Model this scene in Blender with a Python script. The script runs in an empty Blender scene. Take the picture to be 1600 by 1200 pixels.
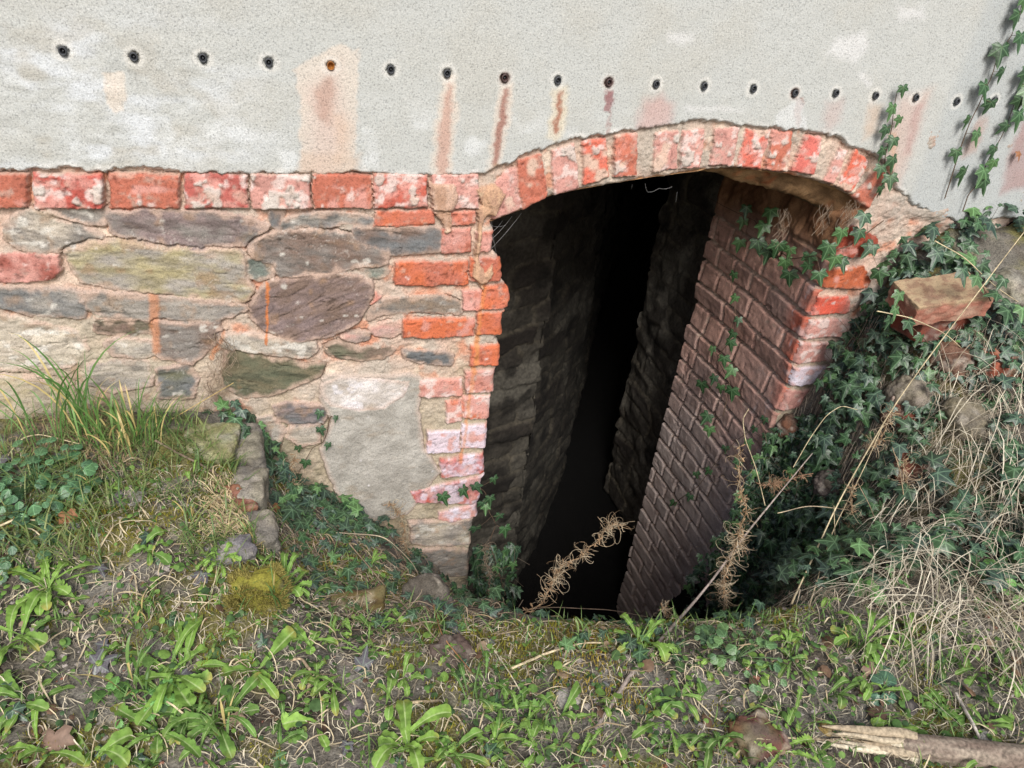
import bpy, math, random
import numpy as np
from mathutils import Vector, Matrix
scene = bpy.context.scene
C = scene.collection
rng = np.random.RandomState(7); random.seed(7)

# ------------------------------------------------------------ camera
PPX, PPY = 800., 600.
_a = np.array([590-PPX, 2500-PPY]); _b = np.array([4700-PPX, 360-PPY])
F = math.sqrt(-(_a@_b))
_d = np.array([_a[0], _a[1], F]); _d /= np.linalg.norm(_d)
_r = np.array([_b[0], _b[1], F]); _r /= np.linalg.norm(_r)
_n = np.cross(_r, _d)
CM = np.array([_r, _n, -_d])           # camera (x right, y down, z forward) -> world
D = 1.8                                # the lens stands 1.8 m in front of the wall
cam = bpy.data.cameras.new('camera'); camo = bpy.data.objects.new('camera', cam); C.objects.link(camo)
cam.sensor_fit = 'HORIZONTAL'; cam.sensor_width = 36; cam.lens = F/1600*36
cam.clip_start = .05; cam.clip_end = 500
camo.matrix_world = Matrix(((CM[0,0], -CM[0,1], -CM[0,2], 0), (CM[1,0], -CM[1,1], -CM[1,2], -D), (CM[2,0], -CM[2,1], -CM[2,2], 0), (0,0,0,1)))
scene.camera = camo
# ------------------------------------------------------------ light
W = bpy.data.worlds.new('World'); scene.world = W; W.use_nodes = True
sunv = Vector((-.10, -.74, .68)).normalized()
el = math.asin(sunv.z); az = math.atan2(sunv.x, sunv.y)
sk = W.node_tree.nodes.new('ShaderNodeTexSky'); sk.sky_type = 'NISHITA'; sk.sun_disc = False
sk.sun_elevation = el; sk.sun_rotation = az; sk.air_density = 1; sk.dust_density = 3.5; sk.ozone_density = 1.
bg = W.node_tree.nodes['Background']; W.node_tree.links.new(sk.outputs[0], bg.inputs[0]); bg.inputs[1].default_value = .105
sl = bpy.data.lights.new('sun', 'SUN'); sl.energy = 2.5; sl.angle = math.radians(24); sl.color = (1, .985, .955)
so = bpy.data.objects.new('sun', sl); C.objects.link(so); so.rotation_euler = sunv.to_track_quat('Z', 'Y').to_euler()
scene.view_settings.view_transform = 'Standard'; scene.view_settings.look = 'None'
scene.view_settings.exposure = .50; scene.view_settings.gamma = 1
scene.cycles.max_bounces = 6

# ------------------------------------------------------------ projection helpers (pixel of the survey photo -> point)
def ray(u, v): return CM@np.array([(u-PPX)/F, (v-PPY)/F, 1.])
def onY(u, v, Y=0.):
    w = ray(u, v); p = w*((Y+D)/w[1]); p[1] -= D; return p
def onX(u, v, X):
    w = ray(u, v); p = w*(X/w[0]); p[1] -= D; return p
def proj(x, y, z):
    q = np.stack([x, np.asarray(y)+D, z], -1)@CM
    return PPX+F*q[..., 0]/q[..., 2], PPY+F*q[..., 1]/q[..., 2]
def XZ(pts, Y=0.): return np.array([onY(u, v, Y)[[0, 2]] for u, v in pts])
def S(r, g, b):
    c = np.array([r, g, b])/255.
    return np.where(c <= .04045, c/12.92, ((c+.055)/1.055)**2.4)
# ------------------------------------------------------------ noise
_T = np.random.RandomState(3).rand(65536)
def _h(i, j, k): return _T[((i*73856093) ^ (j*19349663) ^ (k*83492791)) & 65535]
def vn(x, y, z=0., s=0):
    x = np.asarray(x, float); y = np.asarray(y, float); z = np.asarray(z, float)+s*17.37
    x, y, z = np.broadcast_arrays(x, y, z)
    i = np.floor(x).astype(np.int64); j = np.floor(y).astype(np.int64); k = np.floor(z).astype(np.int64)
    a = x-i; b = y-j; c = z-k
    a = a*a*(3-2*a); b = b*b*(3-2*b); c = c*c*(3-2*c)
    def L(k_):
        p = _h(i, j, k_)*(1-a)+_h(i+1, j, k_)*a; q = _h(i, j+1, k_)*(1-a)+_h(i+1, j+1, k_)*a
        return p*(1-b)+q*b
    return (L(k)*(1-c)+L(k+1)*c)*2-1
def fbm(x, y, z=0., o=4, s=0, g=.5):
    t = 0.; a = 1.; n = 0.
    for q in range(o):
        t = t+a*vn(np.asarray(x)*2**q, np.asarray(y)*2**q, np.asarray(z)*2**q, s+q*3); n += a; a *= g
    return t/n
def ss(a, b, x):
    t = np.clip((x-a)/(b-a), 0, 1); return t*t*(3-2*t)
def mix(a, b, t): return a+(b-a)*np.asarray(t)[..., None]
def sdf(P, poly):                       # positive inside
    d = np.full(len(P), 1e9); ins = np.zeros(len(P), bool); n = len(poly)
    for i in range(n):
        a = poly[i]; b = poly[(i+1) % n]; e = b-a; w = P-a
        t = np.clip((w@e)/(e@e+1e-12), 0, 1); q = w-t[:, None]*e
        d = np.minimum(d, (q*q).sum(1))
        c = ((a[1] > P[:, 1]) != (b[1] > P[:, 1])) & (P[:, 0] < (b[0]-a[0])*(P[:, 1]-a[1])/(b[1]-a[1]+1e-12)+a[0])
        ins ^= c
    d = np.sqrt(d); return np.where(ins, d, -d)
# ------------------------------------------------------------ object helpers
def tag(o, label=None, cat=None, group=None, kind=None):
    if label: o['label'] = label
    if cat: o['category'] = cat
    if group: o['group'] = group
    if kind: o['kind'] = kind
    return o
def empty(name, loc, label, cat, group=None):
    o = bpy.data.objects.new(name, None); C.objects.link(o); o.location = loc; o.empty_display_size = .05
    return tag(o, label, cat, group)
def mesh_obj(name, V, Fc, mat, parent=None, col=None, uv=None, smooth=True, origin=None):
    """V (n,3); Fc (m,3|4) or list of such arrays"""
    V = np.asarray(V, float)
    if parent is not None: V = V-np.array(parent.location)
    elif origin is not None: V = V-np.array(origin)
    fl = [np.asarray(f) for f in (Fc if isinstance(Fc, list) else [Fc]) if len(f)]
    me = bpy.data.meshes.new(name)
    loops = np.concatenate([f.ravel() for f in fl]).astype(np.int32)
    tot = np.concatenate([np.full(len(f), f.shape[1]) for f in fl]).astype(np.int32)
    st = np.concatenate([[0], np.cumsum(tot)[:-1]]).astype(np.int32)
    me.vertices.add(len(V)); me.vertices.foreach_set('co', V.ravel().astype(np.float32))
    me.loops.add(len(loops)); me.loops.foreach_set('vertex_index', loops)
    me.polygons.add(len(tot)); me.polygons.foreach_set('loop_start', st)
    try: me.polygons.foreach_set('loop_total', tot)
    except Exception: pass
    me.polygons.foreach_set('use_smooth', np.full(len(tot), smooth))
    if col is not None:
        at = me.color_attributes.new('Col', 'FLOAT_COLOR', 'POINT')
        c = np.ones((len(V), 4), np.float32); c[:, :3] = col; at.data.foreach_set('color', c.ravel())
    if uv is not None:
        l = me.uv_layers.new(name='UVMap'); l.data.foreach_set('uv', np.asarray(uv, np.float32)[loops].ravel())
    me.update(calc_edges=True); me.validate()
    me.materials.append(mat)
    o = bpy.data.objects.new(name, me); C.objects.link(o)
    if parent is not None: o.parent = parent
    elif origin is not None: o.location = origin
    return o
class Acc:
    def __init__(s): s.V = []; s.F3 = []; s.F4 = []; s.C = []; s.U = []; s.n = 0
    def add(s, V, Fc, col, uv=None):
        V = np.asarray(V, float); Fc = np.asarray(Fc)
        s.V.append(V); (s.F3 if Fc.shape[1] == 3 else s.F4).append(Fc+s.n); s.n += len(V)
        s.C.append(np.broadcast_to(col, (len(V), 3))); s.U.append(np.zeros((len(V), 2)) if uv is None else uv)
    def tube(s, P, R, col, k=5):
        P = np.asarray(P, float); n = len(P); R = np.broadcast_to(R, (n,))
        T = np.gradient(P, axis=0); T /= np.linalg.norm(T, axis=1)[:, None]+1e-9
        up = np.array([0, 0, 1.]) if abs(T[0, 2]) < .9 else np.array([1., 0, 0])
        A = np.cross(T, up); A /= np.linalg.norm(A, axis=1)[:, None]+1e-9; B = np.cross(T, A)
        th = np.arange(k)*2*np.pi/k
        V = P[:, None]+R[:, None, None]*(A[:, None]*np.cos(th)[None, :, None]+B[:, None]*np.sin(th)[None, :, None])
        i = np.arange(n-1)[:, None]*k; j = np.arange(k)[None]; j2 = (j+1) % k
        Q = np.stack([i+j, i+j2, i+k+j2, i+k+j], -1).reshape(-1, 4)
        s.add(V.reshape(-1, 3), Q, col)
    def ribbon(s, P, Wd, col, side):
        P = np.asarray(P, float); n = len(P); Wd = np.broadcast_to(Wd, (n,))
        side = np.asarray(side, float); side = side/(np.linalg.norm(side)+1e-9)
        V = np.concatenate([P-side*Wd[:, None]/2, P+side*Wd[:, None]/2])
        i = np.arange(n-1); s.add(V, np.stack([i, i+1, n+i+1, n+i], -1), np.concatenate([np.broadcast_to(col, (n, 3))]*2))
    def build(s, name, mat, parent=None, smooth=True, origin=None):
        fl = []
        if s.F3: fl.append(np.concatenate(s.F3))
        if s.F4: fl.append(np.concatenate(s.F4))
        return mesh_obj(name, np.concatenate(s.V), fl, mat, parent, np.concatenate(s.C), np.concatenate(s.U), smooth, origin)
# ------------------------------------------------------------ materials
def newmat(name):
    m = bpy.data.materials.new(name); m.use_nodes = True; nt = m.node_tree
    return m, nt, nt.nodes, nt.nodes['Principled BSDF']
def vcmat(name, rough=.92, grain=300., gamt=.25, bump=.3, bdist=.002, bscale=None, spec=.25, transl=0., speck=0., sss=0.):
    """base colour = the 'Col' attribute times a fine noise, with a fine noise bump"""
    m, nt, N, b = newmat(name); L = nt.links.new
    a = N.new('ShaderNodeAttribute'); a.attribute_name = 'Col'
    tc = N.new('ShaderNodeTexCoord')
    no = N.new('ShaderNodeTexNoise'); no.inputs['Scale'].default_value = grain; no.inputs['Detail'].default_value = 3; L(tc.outputs['Object'], no.inputs['Vector'])
    mr = N.new('ShaderNodeMapRange'); mr.inputs['From Min'].default_value = .3; mr.inputs['From Max'].default_value = .7
    mr.inputs['To Min'].default_value = 1-gamt; mr.inputs['To Max'].default_value = 1+gamt; L(no.outputs[0], mr.inputs['Value'])
    vm = N.new('ShaderNodeVectorMath'); vm.operation = 'SCALE'; L(a.outputs['Color'], vm.inputs[0]); L(mr.outputs[0], vm.inputs['Scale'])
    out = vm.outputs[0]
    if speck:
        n2 = N.new('ShaderNodeTexNoise'); n2.inputs['Scale'].default_value = grain*.55; n2.inputs['Detail'].default_value = 4; L(tc.outputs['Object'], n2.inputs['Vector'])
        m2 = N.new('ShaderNodeMapRange'); m2.inputs['From Min'].default_value = .36; m2.inputs['From Max'].default_value = .46
        m2.inputs['To Min'].default_value = 1-speck; m2.inputs['To Max'].default_value = 1; L(n2.outputs[0], m2.inputs['Value'])
        v2 = N.new('ShaderNodeVectorMath'); v2.operation = 'SCALE'; L(out, v2.inputs[0]); L(m2.outputs[0], v2.inputs['Scale']); out = v2.outputs[0]
    L(out, b.inputs['Base Color'])
    b.inputs['Roughness'].default_value = rough; b.inputs['Specular IOR Level'].default_value = spec
    if bump:
        nb = N.new('ShaderNodeTexNoise'); nb.inputs['Scale'].default_value = bscale or grain; nb.inputs['Detail'].default_value = 4; L(tc.outputs['Object'], nb.inputs['Vector'])
        bu = N.new('ShaderNodeBump'); bu.inputs['Strength'].default_value = bump; bu.inputs['Distance'].default_value = bdist
        L(nb.outputs[0], bu.inputs['Height']); L(bu.outputs[0], b.inputs['Normal'])
    if transl:
        t = N.new('ShaderNodeBsdfTranslucent'); L(out, t.inputs[0]); mx = N.new('ShaderNodeMixShader'); mx.inputs[0].default_value = transl
        L(b.outputs[0], mx.inputs[1]); L(t.outputs[0], mx.inputs[2]); L(mx.outputs[0], N['Material Output'].inputs[0])
    return m
M_mas = vcmat('masonry', .93, 380, .22, .5, .0025, 260, speck=.25)
M_brk = vcmat('brick', .9, 420, .15, .35, .002, 300, speck=.3)
M_pla = vcmat('sand plaster', .95, 400, .17, .55, .0025, 270, speck=.30)
M_dark = vcmat('cellar stone', .95, 60, .3, .5, .01, 60)
M_soil = vcmat('soil', .97, 260, .4, .8, .006, 160, speck=.35)
M_rock = vcmat('rock', .92, 300, .3, .6, .003, 180, speck=.3)
M_leaf = vcmat('leaf', .58, 110, .22, .5, .0015, 150, spec=.25, transl=.2)
M_grass = vcmat('grass blade', .5, 60, .12, 0, spec=.4, transl=.25)
M_dry = vcmat('dry stalk', .85, 120, .25, 0, spec=.2)
M_moss = vcmat('moss', .95, 300, .25, 0, spec=.1, transl=.15)
M_wood = vcmat('weathered wood', .9, 160, .35, .6, .003, 150, speck=.3)
M_port = vcmat('black rubber', .55, 200, .15, .2, .0005, spec=.5)
M_web = vcmat('cobweb', .8, 200, .1, 0, transl=.3)
def ivymat():
    m, nt, N, b = newmat('ivy leaf'); L = nt.links.new
    a = N.new('ShaderNodeAttribute'); a.attribute_name = 'Col'; uv = N.new('ShaderNodeUVMap'); sep = N.new('ShaderNodeSeparateXYZ'); L(uv.outputs[0], sep.inputs[0])
    def M(op, x, y=None, z=None):
        n = N.new('ShaderNodeMath'); n.operation = op
        for i, q in enumerate((x, y, z)):
            if q is None: continue
            if hasattr(q, 'links'): L(q, n.inputs[i])
            else: n.inputs[i].default_value = q
        return n.outputs[0]
    acc = None
    for ang in (90, 38, 142, -18, 198):
        c, s_ = math.cos(math.radians(ang)), math.sin(math.radians(ang))
        dist = M('ABSOLUTE', M('SUBTRACT', M('MULTIPLY', sep.outputs[0], s_), M('MULTIPLY', sep.outputs[1], c)))
        along = M('ADD', M('MULTIPLY', sep.outputs[0], c), M('MULTIPLY', sep.outputs[1], s_))
        line = M('MULTIPLY', M('SUBTRACT', 1, M('MINIMUM', M('DIVIDE', dist, .04), 1)), M('GREATER_THAN', along, 0))
        acc = line if acc is None else M('MAXIMUM', acc, line)
    # side veins
    wv = N.new('ShaderNodeTexVoronoi'); wv.feature = 'DISTANCE_TO_EDGE'; wv.inputs['Scale'].default_value = 4.2; L(uv.outputs[0], wv.inputs['Vector'])
    sv = M('MULTIPLY', M('SUBTRACT', 1, M('MINIMUM', M('DIVIDE', wv.outputs[0], .05), 1)), .32)
    acc = M('MULTIPLY', M('MAXIMUM', acc, sv), .8)
    mx = N.new('ShaderNodeMix'); mx.data_type = 'RGBA'; L(acc, mx.inputs[0]); L(a.outputs['Color'], mx.inputs[6])
    lt = N.new('ShaderNodeVectorMath'); lt.operation = 'MULTIPLY_ADD'; L(a.outputs['Color'], lt.inputs[0]); lt.inputs[1].default_value = (1.5, 1.7, 1.5); lt.inputs[2].default_value = (.09, .13, .08)
    L(lt.outputs[0], mx.inputs[7]); L(mx.outputs[2], b.inputs['Base Color'])
    b.inputs['Roughness'].default_value = .42; b.inputs['Specular IOR Level'].default_value = .45
    nb = N.new('ShaderNodeTexNoise'); nb.inputs['Scale'].default_value = 5; L(uv.outputs[0], nb.inputs['Vector'])
    bu = N.new('ShaderNodeBump'); bu.inputs['Strength'].default_value = .4; bu.inputs['Distance'].default_value = .003; L(nb.outputs[0], bu.inputs['Height']); L(bu.outputs[0], b.inputs['Normal'])
    return m
M_ivy = ivymat()

# ============================================================ THE WALL
MORT = S(190, 164, 148); MORT2 = S(170, 159, 147); LIME = S(214, 208, 205); RED = S(184, 110, 90); ORG = S(194, 106, 72); PINK = S(194, 144, 134); LAV = S(206, 198, 209)
wall = empty('cellar_wall', (0, 0, -1.15), 'weathered grey plastered wall over a red brick arch and rubble stone, with a dark cellar opening', 'wall')
def grid_faces(nx, nz, keep):
    i = np.arange(nx-1)[:, None]; j = np.arange(nz-1)[None]
    a = i*nz+j; Q = np.stack([a, a+1, a+nz+1, a+nz], -1)
    return Q[keep]
def submesh(V, Q, col):
    u, inv = np.unique(Q, return_inverse=True)
    return V[u], inv.reshape(Q.shape), col[u]
OPEN_L = [(768,348),(771,360),(769,394),(783,402),(783,438),(797,452),(795,480),(784,488),(784,523),(777,530),(782,546),(780,572),(773,578),(772,612),(767,620),(765,655),(761,662),(759,700),(756,710),(758,740),(752,746),(751,776),(746,785),(746,806),(738,813),(736,850),(733,862),(733,920)]
OPEN_R = [(1352,329),(1328,345),(1303,395),(1283,447),(1266,491),(1254,529),(1239,568),(1233,603),(1216,642),(1204,682)]
ARCH = [(768,348),(815,331),(860,308),(905,298),(950,290),(1000,283),(1050,276),(1105,266),(1150,264),(1190,269),(1230,273),(1265,281),(1300,292),(1330,306),(1352,329)]
oL = XZ(OPEN_L); oR = XZ(OPEN_R); oA = XZ(ARCH)
opening = np.concatenate([oA, oR, [[1.60, -3.6]], [[.53, -3.6]], oL[::-1][:-1]])
def xr_at(z): return np.interp(-z, np.concatenate([-oR[:, 1], [3.6]]), np.concatenate([oR[:, 0], [1.60]]))
def arch_z(x): return np.interp(x, oA[:, 0], oA[:, 1])
# pieces of masonry: kind, polygon in survey pixels, colour a, colour b, lime, proud (m), grain angle
st = 'stone'; G1 = S(126,121,116); G2 = S(150,144,136); OL = S(164,154,120); PU = S(132,116,114); SL = S(108,110,111); PALE = S(178,168,154); BRN = S(116,98,88); GRN = S(104,104,86)
P_ = [
 (st,[(172,335),(185,329),(250,329),(337,332),(395,344),(418,352),(405,372),(385,379),(345,384),(288,389),(255,385),(225,376),(195,370),(175,358)],PU,G1,.12,.020,-8),
 (st,[(10,352),(30,335),(60,327),(80,330),(110,345),(140,358),(158,368),(145,378),(110,388),(55,391),(30,387),(12,372)],G1,PALE,.45,.018,-15),
 (st,[(78,328),(120,328),(168,328),(170,340),(160,352),(135,348),(105,338)],G1,G2,.25,.010,-15),
 ('brick',[(-30,393),(95,395),(98,425),(85,437),(0,443),(-30,443)],PINK,S(150,88,78),.35,.014,0),
 (st,[(105,392),(140,378),(190,376),(260,388),(330,390),(375,395),(383,430),(396,455),(380,469),(330,465),(255,455),(180,448),(130,440),(118,420)],OL,G2,.10,.022,-5),
 (st,[(-30,448),(60,450),(125,456),(133,480),(130,493),(60,492),(10,480),(-30,470)],SL,G2,.2,.015,-6),
 (st,[(135,460),(190,458),(260,465),(330,470),(385,476),(392,482),(365,490),(340,497),(280,500),(235,498),(150,492),(134,480)],G2,G1,.2,.014,-4),
 (st,[(242,503),(300,505),(340,502),(345,520),(335,535),(318,552),(300,565),(250,555),(243,530)],BRN,G1,.15,.016,-8),
 (st,[(150,500),(235,502),(238,520),(200,525),(150,517)],GRN,BRN,.15,.010,-5),
 (st,[(165,538),(180,530),(215,529),(240,535),(240,552),(215,557),(180,553)],G2,PALE,.4,.012,0),
 (st,[(-30,485),(40,500),(95,512),(125,520),(135,545),(110,572),(60,578),(-30,576)],PALE,S(196,186,170),.3,.010,0),
 (st,[(-30,585),(60,590),(110,600),(122,630),(100,668),(-30,675)],PALE,S(170,158,130),.15,.012,0),
 (st,[(140,570),(190,562),(232,566),(236,600),(180,612),(142,600)],G2,PALE,.3,.010,0),
 (st,[(248,578),(290,570),(310,590),(300,620),(250,622)],SL,GRN,.15,.012,0),
 (st,[(355,550),(370,544),(400,549),(440,561),(480,573),(505,571),(500,586),(460,602),(420,616),(380,618),(355,606),(350,575)],S(92,96,78),S(112,104,84),.08,.016,-10),
 (st,[(392,475),(405,455),(430,437),(470,429),(530,426),(560,432),(578,441),(580,455),(572,475),(560,495),(548,505),(530,515),(500,524),(470,529),(440,523),(410,512),(395,498)],PU,BRN,.08,.026,20),
 (st,[(390,385),(405,373),(430,363),(500,360),(545,367),(560,379),(590,386),(605,395),(602,408),(580,412),(545,416),(520,422),(470,427),(437,430),(430,410),(395,400)],G1,BRN,.16,.020,-12),
 (st,[(383,405),(408,403),(427,413),(425,429),(405,436),(388,430)],S(104,116,108),G1,.12,.014,10),
 (st,[(437,350),(470,338),(500,333),(545,336),(570,339),(584,350),(570,352),(530,350),(480,352),(440,356)],SL,G2,.25,.012,5),
 (st,[(424,331),(445,329),(443,345),(435,357),(425,350)],BRN,SL,.1,.012,60),
 (st,[(552,356),(600,359),(650,357),(687,359),(690,372),(685,390),(660,392),(625,396),(600,392),(570,385),(555,372)],SL,BRN,.08,.016,-6),
 (st,[(563,418),(585,413),(603,414),(604,428),(590,433),(575,430)],S(108,120,108),G2,.1,.012,0),
 (st,[(580,482),(592,471),(620,466),(670,463),(700,466),(718,475),(720,488),(690,489),(650,487),(600,489),(578,498)],G1,S(132,116,100),.12,.008,2),
 ('brick',[(577,477),(586,453),(597,463),(583,474)],RED,PINK,.1,.014,0),
 (st,[(340,522),(400,522),(450,530),(490,535),(493,546),(480,556),(440,554),(390,548),(350,540),(342,532)],G2,PALE,.5,.022,-4),
 (st,[(535,527),(560,519),(578,521),(575,530),(550,535)],G2,PINK,.4,.010,0),
 (st,[(580,512),(625,501),(627,519),(610,527),(585,522)],PINK,G2,.35,.008,0),
 (st,[(510,541),(530,535),(562,546),(600,541),(612,546),(600,557),(565,560),(525,557),(512,552)],GRN,BRN,.1,.010,0),
 (st,[(630,550),(680,549),(706,556),(704,569),(680,567),(650,562),(632,558)],SL,SL*.8,.06,.012,0),
 (st,[(430,635),(450,630),(500,632),(510,645),(505,660),(470,664),(435,655)],SL,PU,.3,.012,0),
 (st,[(455,667),(500,664),(495,690),(470,696),(450,682)],PALE,G2,.2,.010,0),
 (st,[(360,660),(420,650),(445,672),(430,705),(365,710)],G2,PALE,.2,.012,0),
 (st,[(640,815),(700,815),(738,812),(736,848),(700,852),(645,846)],G1,PALE,.3,.012,0),
 (st,[(630,858),(690,856),(733,860),(732,900),(640,902)],G2,G1,.2,.012,0),
 ('render',[(500,590),(520,582),(600,585),(640,580),(662,590),(655,640),(664,700),(690,735),(668,762),(640,800),(590,815),(540,795),(512,745),(498,700),(515,655),(498,620)],S(148,144,136),S(170,166,158),.12,.012,0),
 ('limewash',[(502,596),(530,584),(580,588),(640,592),(630,618),(600,635),(560,640),(515,632),(500,612)],S(176,168,160),LIME,.62,.012,0),
]
def bq(k, x0, y0, x1, y1, a, b, lime, pr=.016, sl=0): return (k, [(x0,y0),(x1,y0+sl),(x1,y1+sl),(x0,y1)], a, b, lime, pr, 0)
for x0, x1, a, l in ((-60,45,RED,.25),(54,161,S(180,90,80),.55),(172,279,RED*1.05,.22),(289,386,S(178,98,90),.5),(392,484,PINK,.65),(489,580,RED,.35),(584,667,S(190,98,82),.6),(675,745,PINK,.5)):
    P_.append(('course',[(x0,270),(x1,272),(x1,323),(x0,324)],a,a*.8,l,.020,0))
for a in [(585,330,679,353,RED,ORG,.12),(702,330,742,350,RED,PINK,.2),(690,357,736,394,RED,PINK,.25),(744,362,790,392,RED,PINK,.3),(616,409,731,446,RED,ORG,.14),(735,402,790,439,RED,ORG,.22),
          (723,453,751,484,PINK,RED,.35),(752,447,800,481,ORG,RED,.06),(629,498,741,526,ORG,RED,.25),(745,488,790,522,ORG,RED,.06),(735,538,790,571,RED,ORG,.12),(655,592,722,619,PINK,ORG,.68),(727,578,780,611,PINK,ORG,.55),
          (697,626,720,658,PINK,ORG,.7),(722,619,775,653,PINK,ORG,.6),(667,673,717,706,PINK,LAV,.8),(720,663,770,698,PINK,LAV,.75)]:
    P_.append(bq('jamb', *a[:4], a[4], a[5], a[6], .018, -2))
P_.append(('jamb',[(688,716),(765,705),(765,737),(690,743)],S(170,80,66),LAV,.5,.018,0))
P_.append(('jamb',[(642,766),(700,752),(760,740),(758,776),(735,785),(650,782)],S(178,92,82),LAV,.6,.016,0))
P_.append(('jamb',[(685,799),(752,783),(752,803),(705,813),(685,811)],PINK,LAV,.85,.014,0))
for q, a, l in (([(757,300),(798,262),(812,262),(815,328),(772,346)],PINK,.35),([(807,250),(845,241),(854,306),(816,329)],RED*1.05,.1),([(860,233),(897,223),(903,295),(865,303)],PINK,.55),([(910,220),(945,216),(950,276),(911,286)],S(208,112,92),.35),([(960,211),(995,206),(992,272),(957,276)],RED,.4),
                ([(1022,206),(1058,203),(1055,263),(1018,268)],PINK,.5),([(1065,204),(1100,201),(1092,260),(1060,263)],PINK,.45),([(1116,201),(1155,199),(1143,258),(1108,258)],PINK,.55),([(1165,201),(1202,204),(1187,264),(1150,259)],S(208,112,96),.55),([(1206,204),(1238,205),(1227,267),(1195,264)],RED,.45),
                ([(1257,210),(1282,213),(1268,272),(1234,267)],S(200,110,100),.4),([(1310,231),(1322,235),(1300,286),(1286,280)],PINK,.5),([(1335,233),(1357,251),(1328,302),(1305,290)],S(206,106,84),.62),([(1370,260),(1386,272),(1356,327),(1328,314)],RED*1.05,.25)):
    P_.append(('arch',q,a,a*.85,l,.016+.006*rng.rand(),0))
for q, a, l in (([(1285,423),(1350,415),(1357,437),(1350,447),(1275,448)],ORG*.9,.15),([(1262,463),(1325,462),(1325,487),(1255,492)],S(196,88,70),.35),([(1252,500),(1322,496),(1322,523),(1244,530)],PINK,.6),([(1244,536),(1298,535),(1295,563),(1230,568)],PINK,.75),([(1232,573),(1295,572),(1288,596),(1224,603)],LAV,.75),([(1220,610),(1272,608),(1258,634),(1206,642)],PINK,.45),
                ([(1310,360),(1330,352),(1372,372),(1360,400),(1300,402)],S(150,70,52),.1)):
    P_.append(('jamb',q,a,a*.8,l,.016,0))
DRIP = [(670,283),(708,285),(714,310),(704,330),(703,357),(696,362),(688,345),(676,330)]
DRIP2 = [(742,292),(770,285),(790,300),(775,335),(760,335),(754,352),(750,380),(746,405),(757,420),(768,408),(768,425),(752,452),(738,428),(741,390),(747,350),(744,325),(750,318)]

xs = np.concatenate([[-8,-4,-2,-1.4,-1.1], np.arange(-.95,1.90,.003), np.arange(1.9,2.7,.006), [2.8,3.2,4,6,9]])
zs = np.concatenate([[-3.6,-3,-2.6,-2.4], np.arange(-2.1,-.30,.003)])
nx, nz = len(xs), len(zs)
X, Z = [a.ravel() for a in np.meshgrid(xs, zs, indexing='ij')]
PXZ = np.stack([X, Z], -1)
wx = X+.007*fbm(X*28, Z*28, 0, 4, 1)+.002*vn(X*170, Z*170, 0, 5); wz = Z+.006*fbm(X*28, Z*28, 0, 4, 2)+.002*vn(X*170, Z*170, 0, 6)
WP = np.stack([wx, wz], -1)
so_ = sdf(np.stack([X+.003*vn(X*80,Z*80,0,8), Z+.003*vn(X*80,Z*80,0,9)], -1), opening)     # >0 in the opening
n1 = fbm(X*14, Z*14, 0, 4, 11); n2 = fbm(X*60, Z*60, 0, 4, 12); n3 = vn(X*240, Z*240, 0, 13)
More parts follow.
